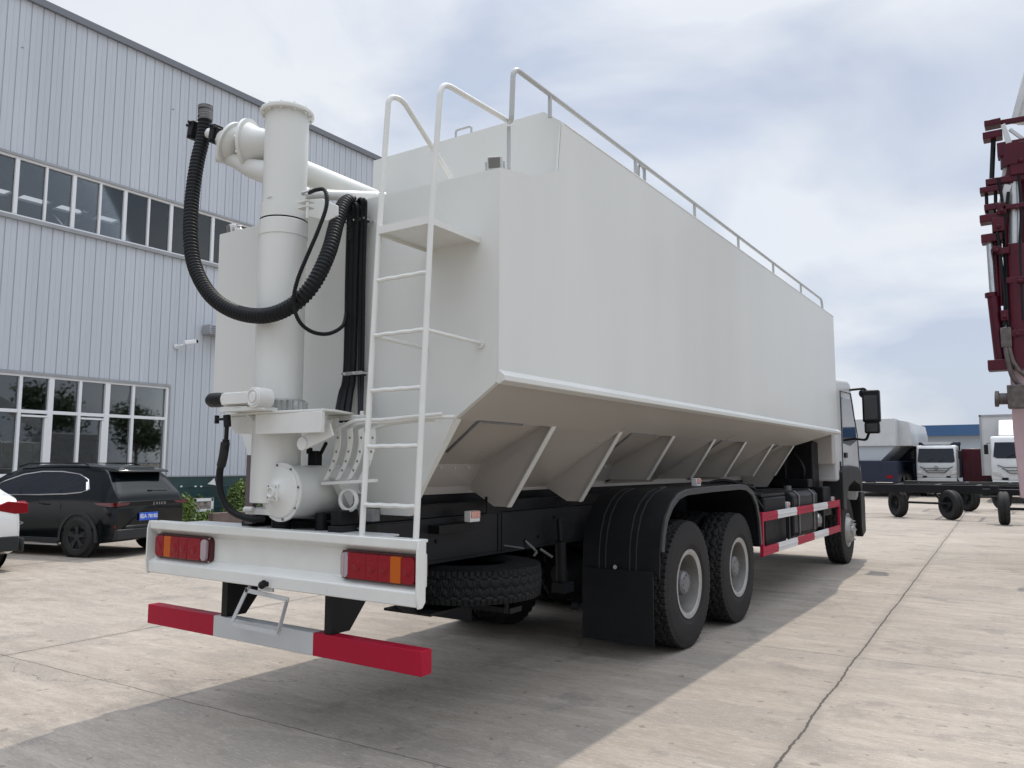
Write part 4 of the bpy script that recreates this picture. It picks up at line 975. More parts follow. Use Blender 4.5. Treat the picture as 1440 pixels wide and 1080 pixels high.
# ------------------------------------------------------------------ side guard, tanks, boxes
GX = -2.58
b = MB(); n_ = [8.84, 9.42, 10.28, 11.15, 12.0, 12.78]
for zt in (1.075, 0.70):
    for i in range(5):
        b.mi = (i % 2); b.bb(GX-0.03, GX, n_[i], n_[i+1], zt-0.095, zt)
        b.bb(GX, GX+0.006, n_[i], n_[i+1], zt-0.055, zt-0.038)
b.mi = 0; b.bb(GX-0.035, GX+0.004, 8.80, 8.84, 0.60, 1.08); b.bb(GX-0.035, GX+0.004, 12.78, 12.82, 0.60, 1.08)
sg = b.build('side_guard', ['gred', 'gwhite'], truck, bevel=0.003)
b = MB()
for y in (10.05, 11.9): b.bb(GX-0.06, GX-0.032, y-0.02, y+0.02, 0.62, 1.06); b.bb(-3.43, GX-0.06, y-0.02, y+0.02, 0.95, 0.99)
b.bb(-3.43, GX-0.04, 8.81, 8.835, 0.95, 1.02); b.build('guard_post', 'chassis', sg)
b = MB(); b.bb(-3.40, -2.68, 9.25, 10.15, 0.66, 1.22); bx = b.build('battery_box', 'plastic', truck, bevel=0.02)
b = MB(); b.bb(-3.38, -2.70, 9.2, 10.2, 1.225, 1.26); b.tube(roundcorner([(-3.1, 9.15, 1.2), (-3.1, 9.12, 1.32), (-2.8, 9.12, 1.32), (-2.66, 9.12, 1.10)], 0.03, 4), 0.015); b.build('lid', 'black', bx, bevel=0.01)
b = MB(); b.prism(roundpoly := [(-3.38, 0.66), (-2.72, 0.66), (-2.66, 0.72), (-2.66, 1.20), (-2.72, 1.26), (-3.38, 1.26)], 1, 10.45, 11.75); ft = b.build('fuel_tank', 'chassis', truck, bevel=0.02)
b = MB()
for y in (10.7, 11.5): b.prism([(-3.39, 0.65), (-2.715, 0.65), (-2.65, 0.715), (-2.65, 1.205), (-2.715, 1.27), (-3.39, 1.27), (-3.39, 1.265), (-2.72, 1.265), (-2.655, 1.2), (-2.655, 0.72), (-2.72, 0.655), (-3.39, 0.655)], 1, y-0.025, y+0.025)
b.cyl((-2.9, 11.1, 1.26), (-2.9, 11.1, 1.32), 0.05); b.build('strap', 'hub', ft)
b = MB()
for y in (12.0, 12.25): b.lathe([(0.02, 0), (0.09, 0.03), (0.11, 0.08), (0.11, 0.5), (0.09, 0.55), (0.02, 0.58)], (-3.30, y, 0.80), (1, 0, 0), 20)
b.build('air_tank', 'alu', truck, split=True)
b = MB(); b.bb(-3.40, -2.95, 8.75, 9.1, 0.72, 1.30); b.cyl((-3.2, 8.9, 1.30), (-3.2, 8.9, 1.38), 0.06); b.tube(spline([(-3.3, 8.8, 1.35), (-3.1, 9.1, 1.42), (-2.9, 9.5, 1.33), (-3.0, 9.9, 1.3)], 6), 0.02); b.bb(-3.4, -2.75, 8.78, 9.16, 1.24, 1.29); b.beam((-2.78, 8.8, 1.27), (-2.64, 8.9, 1.12), 0.03, 0.02); b.build('valve_box', 'black', truck, bevel=0.01)
b = MB(); b.bb(-3.60, -2.85, 12.35, 12.75, 0.9, 1.95); b.cyl((-2.98, 12.55, 1.95), (-2.98, 12.55, 2.03), 0.1); b.bb(-4.9, -3.2, 12.2, 12.8, 1.235, 1.9); b.bb(-2.95, -2.7, 12.30, 12.8, 0.85, 1.28)
b.tube(spline([(-3.0, 12.1, 1.3), (-2.9, 12.0, 1.55), (-3.1, 12.1, 1.8), (-3.3, 12.3, 1.7)], 6), 0.025); b.bb(-3.3, -2.8, 11.85, 12.1, 1.28, 1.40); b.build('air_intake', 'black', truck, bevel=0.015)
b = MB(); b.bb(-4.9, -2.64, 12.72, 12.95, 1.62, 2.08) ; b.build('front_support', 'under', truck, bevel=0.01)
# ------------------------------------------------------------------ cab
KX = -2.62
b = MB()
cabp = [(12.98, 1.35), (12.98, 2.84), (13.08, 2.96), (14.0, 3.02), (14.2, 2.98), (14.45, 2.62), (14.72, 1.85), (14.86, 1.55), (14.92, 1.2), (14.92, 0.95), (14.62, 0.95), (14.6, 1.22), (14.5, 1.36)]
b.prism(cabp, 0, KX, mir(KX, -1)); cab = b.build('cab', 'farwhite', truck, bevel=0.05, seg=3)
for s in (1, -1):
    b = MB(); k = mir(KX+0.004, s); k2 = mir(KX-0.03, s)
    b.prism([(13.42, 1.95), (13.42, 2.68), (14.10, 2.70), (14.36, 2.50), (14.55, 2.02), (14.0, 1.92)], 0, k2, k); b.build('side_window', 'dglass', cab)
    b = MB(); b.tube([(mir(KX+0.006, s), y, z) for y, z in ((13.33, 1.42), (13.33, 2.78), (14.15, 2.80), (14.62, 2.1), (14.70, 1.5), (14.2, 1.40), (13.33, 1.42))], 0.008, 6); b.build('door_gap', 'black', cab)
    b = MB(); b.bb(mir(KX, s), mir(KX+0.03, s), 13.45, 13.62, 1.72, 1.80); b.bb(mir(KX, s), mir(KX+0.012, s), 13.12, 13.2, 1.55, 1.66); b.build('door_handle', 'black', cab, bevel=0.005)
    b = MB(); b.prism([(13.05, 0.95), (13.05, 1.50), (13.2, 1.58), (13.7, 1.60), (14.3, 1.58), (14.62, 1.48), (14.66, 1.3), (14.6, 1.15), (14.45, 1.28), (14.0, 1.36), (13.5, 1.26), (13.32, 1.05), (13.28, 0.9)], 0, mir(KX-0.25, s), mir(KX+0.05, s)); b.build('wheel_arch', 'chassis', cab, bevel=0.015)
    b = MB(); b.prism([(14.62, 1.15), (14.95, 1.15), (15.0, 0.95), (14.98, 0.45), (14.7, 0.38), (14.6, 0.55)], 0, mir(KX-0.35, s), mir(KX+0.02, s)); b.build('bumper_corner', 'black', cab, bevel=0.02)
    b = MB(); b.tube(roundcorner([(mir(KX, s), 14.12, 2.86), (mir(-2.40, s), 14.20, 2.88), (mir(-2.36, s), 14.22, 2.80)], 0.05, 4), 0.022); b.tube(roundcorner([(mir(KX, s), 14.35, 2.05), (mir(-2.42, s), 14.3, 2.02), (mir(-2.36, s), 14.24, 2.15)], 0.05, 4), 0.022); am = b.build('mirror_arm', 'black', cab)
    b = MB(); b.box((mir(-2.31, s), 14.24, 2.58), (0.27, 0.15, 0.54)); b.box((mir(-2.31, s), 14.24, 2.22), (0.23, 0.14, 0.19)); b.cyl((mir(-2.46, s), 14.2, 2.78), (mir(-2.42, s), 14.24, 2.80), 0.07); mr = b.build('mirror', 'black', am, bevel=0.03, seg=3)
    b = MB(); b.box((mir(-2.31, s), 14.167, 2.56), (0.2, 0.006, 0.40)); b.box((mir(-2.31, s), 14.167, 2.22), (0.18, 0.006, 0.13)); b.build('mirror_glass', mat('dim_mirror', (0.03, 0.03, 0.035), 0.08), mr)
b = MB(); b.prism([(14.1, 3.0), (14.32, 3.03), (14.42, 2.90), (14.40, 2.86)], 0, -5.0, -2.73); b.build('sun_visor', 'dglass', cab, bevel=0.01)
b = MB(); b.bb(-4.9, -2.83, 14.85, 14.98, 0.45, 0.95); b.build('front_bumper', 'farwhite', cab, bevel=0.03)
b = MB(); b.prism([(-4.95, 1.75), (-2.78, 1.75), (-2.9, 2.7), (-4.83, 2.7)], 1, 14.30, 14.31)
b = MB(); b.face([(-4.95, 14.775, 1.75), (-2.78, 14.775, 1.75), (-2.83, 14.44, 2.68), (-4.90, 14.44, 2.68)]); b.build('windscreen', 'dglass', cab)

# ------------------------------------------------------------------ cars
def interp(tab, x):
    if x <= tab[0][0]: return tab[0][1]
    for (a, va), (c, vc) in zip(tab[:-1], tab[1:]):
        if x <= c: return va+(vc-va)*(x-a)/(c-a)
    return tab[-1][1]
def car_body(b, Lc, hw, top, zbot, sill, rearx=None, belt=1.03):
    """local: x forward from the rear bumper, y to the left; top = roofline table x->z"""
    xs = [0.0, 0.02, 0.05, 0.1, 0.16, 0.24, 0.34, 0.46, 0.6, 0.78, 1.0, 1.3, 1.7, 2.1, 2.5, 2.9, 3.2, 3.5, 3.8, 4.1, 4.3, 4.45, 4.55, Lc]
    rows = []
    for x in xs:
        tp = interp(top, x); zb = interp(zbot, x)
        e = min(x, Lc-x); k = 1-0.13*max(0, 1-e/0.42)**2.2
        prof = []
        zs = [zb, zb+0.03, 0.34, 0.50, 0.66, 0.80, 0.92, belt, belt+0.07, belt+0.2, belt+0.33, belt+0.45, 9]
        for i, z in enumerate(zs):
            z = min(max(z, zb), tp)
            if i == 0: wv = hw*0.90
            elif z <= 0.34: wv = hw*0.97
            elif z <= 0.80: wv = hw*(0.985+0.015*math.sin((z-0.34)/0.46*pi))
            elif z <= belt: wv = hw*(0.985-0.055*(z-0.80)/(belt-0.80))
            else: wv = hw*(0.93-0.30*((z-belt)/0.60)**1.15)
            prof.append((wv*k, z))
        # roof crown
        wlast = prof[-1][0]; pr = [(0, zb)] + prof + [(wlast*0.93, tp+0.018), (wlast*0.6, tp+0.035), (0, tp+0.042)]
        rows.append([(x, y, z) for y, z in pr])
    n = len(rows[0])
    for sgn in (1, -1):
        V = [[b.bm.verts.new((x, y*sgn, z)) for x, y, z in r] for r in rows]
        for i in range(len(V)-1):
            for j in range(n-1): b.bm.faces.new([V[i][j], V[i+1][j], V[i+1][j+1], V[i][j+1]])
        b.bm.faces.new(V[0]); b.bm.faces.new(V[-1])
def car_wheel(parent, x, y, s, r=0.355, w=0.23, mt='cladding', spokes=5):
    b = MB(); c = Vector((x, y, r))
    b.lathe([(r-0.13, -w/2), (r-0.05, -w/2-0.005), (r-0.012, -w/2+0.02), (r, -w/2+0.05), (r, w/2-0.05), (r-0.012, w/2-0.02), (r-0.05, w/2+0.005), (r-0.13, w/2)], c-Vector((0, s*w/2, 0)), (0, s, 0), 36, cap=False)
    wh = b.build('wheel', 'rubber', parent, local=True)
    b = MB(); b.lathe([(r-0.125, -0.02), (r-0.13, 0.0), (r-0.145, -0.01), (r-0.15, -0.10), (0.0012, -0.11)], c, (0, s, 0), 36, cap=False)
    for k in range(spokes):
        a = 2*pi*k/spokes+0.3
        for da in (-0.13, 0.13):
            p = c+Vector((0.05*math.cos(a), s*-0.02, 0.05*math.sin(a))); q_ = c+Vector(((r-0.145)*math.cos(a+da), s*-0.012, (r-0.145)*math.sin(a+da))); b.beam(p, q_, 0.034, 0.03, up=(0, 1, 0))
    b.lathe([(0.065, -0.05), (0.062, -0.005), (0.03, 0.0), (0.001, 0.0)], c, (0, s, 0), 16, cap=False)
    b.build('rim', mt, wh, local=True)
def arch(b, x, y, s, r=0.40, dz=0.355, th=0.055, y2=None):
    pts0, pts1 = [], []
    for k in range(25):
        a = pi*(-0.06+1.12*k/24); pts0.append((x+r*math.cos(a), dz+r*math.sin(a))); pts1.append((x+(r+th)*math.cos(a), dz+(r+th)*math.sin(a)))
    for i in range(24):
        b.face([(pts0[i][0], y, pts0[i][1]), (pts0[i+1][0], y, pts0[i+1][1]), (pts1[i+1][0], y+s*0.0, pts1[i+1][1]), (pts1[i][0], y, pts1[i][1])])
        b.face([(pts1[i][0], y, pts1[i][1]), (pts1[i+1][0], y, pts1[i+1][1]), (pts1[i+1][0], y-s*0.10, pts1[i+1][1]), (pts1[i][0], y-s*0.10, pts1[i][1])])
def suv():
    t = thing('parked_car', (-13.20, 8.22, 0), 'black SUV with tinted windows and blue number plate parked by the warehouse', 'car', rz=pi+R(14))
    top = [(0, 0.92), (0.03, 1.05), (0.10, 1.12), (0.30, 1.36), (0.42, 1.50), (0.55, 1.565), (0.9, 1.60), (1.4, 1.625), (2.0, 1.625), (2.5, 1.58), (2.9, 1.46), (3.3, 1.22), (3.52, 1.08), (4.1, 1.0), (4.45, 0.90), (4.6, 0.78)]
    zb = [(0, 0.42), (0.1, 0.30), (0.4, 0.24), (3.9, 0.24), (4.4, 0.26), (4.6, 0.36)]
    t.scale = (0.96, 0.96, 0.96)
    hw = 0.90
    b = MB(); car_body(b, 4.68, hw, top, zb, None, belt=1.04); body = b.build('body', 'carblack', t, local=True, ang=50)
    for s in (1, -1):
        for x in (0.78, 3.52):
            b = MB(); b.lathe([(0.415, 0), (0.001, 0.0005)], (x, s*(hw-0.008), 0.36), (0, s, 0), 36, cap=False); b.build('wheel_well', 'black', t, local=True)
            b = MB(); arch(b, x, s*(hw+0.012), s); b.build('arch_trim', 'cladding', t, local=True)
            car_wheel(t, x, s*(hw+0.016), s, mt='cladding')
        b = MB(); b.prism([(1.23, 0.24), (3.06, 0.24), (3.06, 0.33), (1.23, 0.33)], 1, s*(hw-0.04), s*(hw+0.012)); b.build('sill_trim', 'cladding', t, local=True, bevel=0.006)
        b = MB(); b.prism([(1.23, 0.20), (3.06, 0.20), (3.06, 0.232), (1.23, 0.232)], 1, s*(hw-0.03), s*(hw+0.02)); b.build('sill_strip', 'alu', t, local=True)
        # side glass following the greenhouse
        def yw(z, x):
            e = min(x, 4.68-x); k = 1-0.13*max(0, 1-e/0.42)**2.2
            return hw*(0.93-0.30*(max(0, z-1.04)/0.60)**1.15)*k+0.004
        outl = [(0.70, 1.20), (0.80, 1.36), (1.05, 1.46), (1.5, 1.51), (2.0, 1.51), (2.45, 1.455), (2.85, 1.33), (3.15, 1.16), (3.25, 1.09), (2.6, 1.075), (1.9, 1.085), (1.2, 1.11), (0.82, 1.145)]
        b = MB(); cc = (1.9, 1.27)
        for i in range(len(outl)):
            p, q_ = outl[i], outl[(i+1) % len(outl)]
            def at(u, v): return (v[0]*u+cc[0]*(1-u), v[1]*u+cc[1]*(1-u))
            for u0, u1 in ((0, .34), (.34, .67), (.67, 1)):
                a0, a1, c0_, c1_ = at(u0, p), at(u1, p), at(u0, q_), at(u1, q_)
                pts = [a1, c1_, c0_, a0] if u0 else [a1, c1_, cc]
                b.face([(v[0], s*yw(v[1], v[0]), v[1]) for v in pts])
        sg_ = b.build('side_window', 'dglass', t, local=True, ang=60)
        b = MB(); b.tube([(x, s*(yw(z, x)+0.003), z) for x, z in outl], 0.012, 8, closed=True); b.tube([(0.74, s*(yw(1.2, .74)+0.004), 1.17), (0.80, s*(yw(1.3, .8)+0.004), 1.32)], 0.022, 6); b.build('trim', 'chrome', sg_, local=True)
        b = MB()
        for x in (1.35, 2.35): b.beam((x, s*(yw(1.08, x)+0.004), 1.08), (x+0.03, s*(yw(1.51, x)+0.003), 1.50), 0.05, 0.006, up=(0, 1, 0))
        b.build('pillar', 'carblack', sg_, local=True)
        b = MB()
        for x in (1.55, 2.55): b.tube([(x, s*hw*0.985, 0.93), (x+0.03, s*(hw*0.985+0.02), 0.935), (x+0.17, s*(hw*0.985+0.02), 0.935), (x+0.2, s*hw*0.985, 0.93)], 0.011, 6)
        b.build('door_handle', 'carblack', t, local=True)
        b = MB()
        for x in (1.25, 2.25): b.tube([(x, s*(hw*0.99+0.0), 0.36), (x, s*(hw*1.0+0.0), 0.62), (x, s*(hw*0.965), 0.95)], 0.004, 4)
        b.build('door_gap', 'black', t, local=True)
        b = MB(); b.tube([(0.95, s*0.60, 1.625), (1.05, s*0.60, 1.665), (2.4, s*0.61, 1.66), (2.65, s*0.61, 1.60)], 0.014, 8); b.build('roof_rail', 'black', t, local=True)
        b = MB(); b.box((3.05, s*(hw+0.08), 1.12), (0.12, 0.2, 0.13)); b.build('mirror', 'carblack', t, local=True, bevel=0.03)
        b = MB(); b.prism([(-0.012+0.02, 0.48), (0.02, 0.70), (0.05, 0.70), (0.04, 0.48)], 1, s*0.80, s*0.86)
        b = MB(); b.box((0.03, s*0.76, 0.62), (0.02, 0.05, 0.20), Euler((0.25*s, 0, 0)).to_matrix()); b.build('reflector', 'lred', t, local=True)
        b = MB(); b.box((0.012, s*0.55, 0.405), (0.03, 0.22, 0.06)); e_ = b.build('exhaust_trim', 'chrome', t, local=True, bevel=0.012)
        b = MB(); b.box((-0.004, s*0.55, 0.405), (0.006, 0.17, 0.032)); b.build('exhaust_opening', 'black', e_, local=True)
        b = MB(); b.box((0.02, s*0.62, 0.33), (0.04, 0.22, 0.025)); b.build('lower_reflex', 'chrome', t, local=True, bevel=0.006)
    # rear face
    b = MB(); b.bb(-0.03, 0.25, -0.80, 0.80, 0.315, 0.50); b.bb(-0.018, 0.1, -0.60, 0.60, 0.50, 0.56); b.build('rear_bumper_trim', 'cladding', t, local=True, bevel=0.02)
    b = MB(); b.bb(-0.012, 0.06, -0.80, 0.80, 0.90, 0.985); lb = b.build('tail_light_bar', 'carblack', t, local=True, bevel=0.01)
    b = MB()
    for s in (1, -1): b.prism([(s*0.58, 0.925), (s*0.82, 0.905), (s*0.825, 0.968), (s*0.52, 0.962)], 0, -0.016, 0.05)
    for s in (1, -1): b.prism([(0.03, 0.90), (0.36, 0.93), (0.42, 0.965), (0.03, 0.97)], 1, s*0.80, s*0.915)
    b.build('lens', mat('dark_lens_red', (0.09, 0.002, 0.008), 0.12, coat=0.8), lb, local=True)
    b = MB()
    b.prism([(0.085, 1.10), (0.31, 1.385), (0.33, 1.385), (0.12, 1.10)], 1, -0.72, 0.72)
    b = MB(); b.face([(0.085, -0.74, 1.125), (0.085, 0.74, 1.125), (0.30, 0.60, 1.39), (0.30, -0.60, 1.39)]); rw = b.build('rear_window', 'dglass', t, local=True)
    b = MB(); b.prism([(0.20, 1.50), (0.24, 1.545), (0.62, 1.60), (0.62, 1.56), (0.40, 1.50)], 1, -0.60, 0.60); b.build('roof_spoiler', 'carblack', t, local=True, bevel=0.015)
    b = MB(); b.tube([(0.105, -0.05, 1.16), (0.10, -0.25, 1.155), (0.10, -0.45, 1.15)], 0.014, 6); b.box((0.10, -0.02, 1.16), (0.04, 0.08, 0.03)); b.build('rear_wiper', 'black', t, local=True)
    b = MB(); b.box((-0.026, 0.10, 0.70), (0.012, 0.44, 0.14)); npl = b.build('number_plate', 'plate', t, local=True, bevel=0.003)
    def text(body, size, loc, rot, m_, par, ext=0.002, name='lettering', sp=1.0):
        cu = bpy.data.curves.new(name, 'FONT'); cu.body = body; cu.size = size; cu.extrude = ext; cu.align_x = 'CENTER'; cu.align_y = 'CENTER'; cu.space_character = sp
        o = bpy.data.objects.new(name, cu); COL.objects.link(o); dg = bpy.context.evaluated_depsgraph_get(); me = bpy.data.meshes.new_from_object(o.evaluated_get(dg)); bpy.data.objects.remove(o)
        o = bpy.data.objects.new(name, me); COL.objects.link(o); me.materials.clear(); me.materials.append(M[m_]); o.parent = par; o.location = loc; o.rotation_euler = rot; return o
    text('皖A 78182', 0.095, (-0.034, 0.10, 0.70), (R(90), 0, R(-90)), 'white', npl)
    text('EXEED', 0.065, (-0.018, -0.16, 0.925), (R(90), 0, R(-90)), 'chrome', t, sp=1.9)
    return t
suv()
def white_car():
    t = thing('parked_car', (-12.72, 5.02, 0), 'white car cut by the left edge, only its rear corner and red tail light showing', 'car', rz=pi)
    top = [(0, 0.93), (0.04, 1.00), (0.15, 1.06), (0.50, 1.14), (0.65, 1.20), (1.0, 1.38), (1.4, 1.49), (2.0, 1.53), (2.5, 1.50), (2.9, 1.38), (3.3, 1.15), (3.5, 1.04), (4.1, 0.96), (4.4, 0.85), (4.68, 0.7)]
    zb = [(0, 0.40), (0.1, 0.30), (0.4, 0.22), (3.9, 0.2), (4.68, 0.3)]
    hw = 0.91
    b = MB(); car_body(b, 4.68, hw, top, zb, None, belt=1.0); b.build('body', 'carwhite', t, local=True, ang=50)
    b = MB(); b.face([(0.58, -0.62, 1.20), (0.58, 0.62, 1.20), (1.25, 0.52, 1.50), (1.25, -0.52, 1.50)]); b.build('rear_window', 'dglass', t, local=True)
    for s in (1, -1):
        for x in (0.92, 3.65):
            b = MB(); b.lathe([(0.38, 0), (0.001, 0.0005)], (x, s*(hw-0.004), 0.34), (0, s, 0), 36, cap=False); b.build('wheel_well', 'black', t, local=True)
            car_wheel(t, x, s*(hw+0.014), s, r=0.335, mt='rim')
        b = MB()
        b.prism([(s*0.36, 0.93), (s*0.72, 0.845), (s*0.905, 0.85), (s*0.895, 1.0), (s*0.62, 1.035)], 0, -0.012, 0.08)
        b.prism([(0.0, 0.85), (0.30, 0.90), (0.42, 0.985), (0.1, 1.03), (0.0, 1.0)], 1, s*0.74, s*0.898); b.build('tail_light', 'lred', t, local=True, bevel=0.012)
        b = MB(); b.tube([(0.28, s*0.905, 0.66), (0.1, s*0.885, 0.70), (0.03, s*0.80, 0.735), (0.0, s*0.4, 0.735)], 0.006, 5); b.build('body_crease', 'box', t, local=True)
    b = MB(); b.bb(-0.015, 0.3, -0.80, 0.80, 0.30, 0.52); b.bb(0.05, 0.55, -0.905, -0.86, 0.27, 0.48); b.bb(0.05, 0.55, 0.86, 0.905, 0.27, 0.48); b.build('rear_bumper_trim', 'cladding', t, local=True, bevel=0.02)
    b = MB(); b.box((-0.018, 0, 0.80), (0.01, 0.44, 0.14)); b.build('number_plate', 'plate', t, local=True)
white_car()

# ------------------------------------------------------------------ flat trailer frames on the right
def cart_wheel(t, x, y, yaw, r=0.44):
    b = MB(); d = Vector((math.cos(yaw), math.sin(yaw), 0)); c = Vector((x, y, r))
    b.lathe([(r-0.20, -0.11), (r-0.07, -0.13), (r-0.02, -0.105), (r, -0.06), (r, -0.02), (r-0.014, -0.015), (r-0.014, 0.015), (r, 0.02), (r, 0.06), (r-0.02, 0.105), (r-0.07, 0.13), (r-0.20, 0.11)], c, d, 32, cap=False)
    wh = b.build('wheel', 'rubber', t)
    b = MB(); b.lathe([(r-0.19, 0.10), (r-0.21, 0.09), (r-0.24, 0.02), (0.12, 0.0), (0.08, 0.06), (0.001, 0.065)], c, d, 24, cap=False); b.lathe([(r-0.19, 0.10), (r-0.21, 0.09), (r-0.24, 0.02), (0.12, 0.0), (0.08, 0.06), (0.001, 0.065)], c, -d, 24, cap=False)
    for k in range(5):
        a = 2*pi*k/5; x_, y_, z_ = b.frame_for(d); p = c+(x_*math.cos(a)+y_*math.sin(a))*0.15; b.cyl(p-d*0.04, p+d*0.04, 0.02, n=6)
    b.build('rim', 'plastic', wh)
def cart(x0, x1, y0, y1, label, ax_in=0.0):
    t = thing('flat_trailer_frame', ((x0+x1)/2, (y0+y1)/2, 0), label, 'trailer', 'flat trailer frames on the right')
    b = MB(); zt = 1.02; zb = 0.77
    for y in (y0, y1): b.bb(x0, x1, y-0.06, y+0.06, zb, zt)
    for k in range(6):
        x = x0+(x1-x0)*k/5; b.bb(x-0.05, x+0.05, y0+0.06, y1-0.06, zb+0.02, zt-0.01)
    fr = b.build('frame', 'black', t, bevel=0.01)
    b = MB(); b.cyl((x0-0.5, y0, zt+0.01), (x0+0.6, y0, zt+0.01), 0.03); b.build('rod', 'black', fr)
    return t
C1 = cart(-5.0, 0.6, 27.0, 29.2, 'long black flat trailer frame with rubber wheels, nearest to the tanker cab')
for px, py, yw in ((1264, 727, 0.62), (1338, 731, 0.72)):
    g_ = PX(px, py, 2, 0); cart_wheel(C1, g_.x, g_.y, yw)
a = PX(1264, 727, 2, 0); c = PX(1338, 731, 2, 0)
b = MB(); b.cyl((a.x, a.y, 0.47), (c.x, c.y, 0.47), 0.035)
for p in (a, c): b.beam((p.x+(0.2 if p == a else -0.25), p.y+0.3, 0.47), (p.x+(0.3 if p == a else -0.45), p.y+0.4, 0.8), 0.06, 0.05)
b.build('axle', 'black', C1)
C2 = cart(-3.6, 3.0, 31.5, 33.5, 'second black flat trailer frame behind the first, its wheels under the box truck')
for px, py, yw in ((1362, 719, 0.8), (1410, 717, 0.6)):
    g_ = PX(px, py, 2, 0); cart_wheel(C2, g_.x, g_.y, yw, 0.47)
a = PX(1362, 719, 2, 0); c = PX(1412, 719, 2, 0); b = MB(); b.cyl((a.x, a.y, 0.5), (c.x, c.y, 0.5), 0.035); b.build('axle', 'black', C2)
g_ = PX(1413, 738, 2, 0)
C3 = thing('tow_dolly', (g_.x, g_.y, 0), 'small black tow dolly with one steering wheel turned towards the camera, under the crane', 'dolly')
cart_wheel(C3, g_.x, g_.y, 0.08, 0.45); b = MB(); b.beam((g_.x-0.2, g_.y+0.1, 0.85), (g_.x-0.2, g_.y+0.1, 1.05), 0.3, 0.2); b.bb(g_.x-0.5, g_.x+1.6, g_.y+0.3, g_.y+0.5, 0.78, 0.95); b.cyl((g_.x, g_.y+0.3, 0.42), (g_.x+1.5, g_.y+0.4, 0.42), 0.04); b.build('frame', 'black', C3, bevel=0.01)
cart_wheel(C3, g_.x+1.5, g_.y+0.5, 0.3, 0.41)

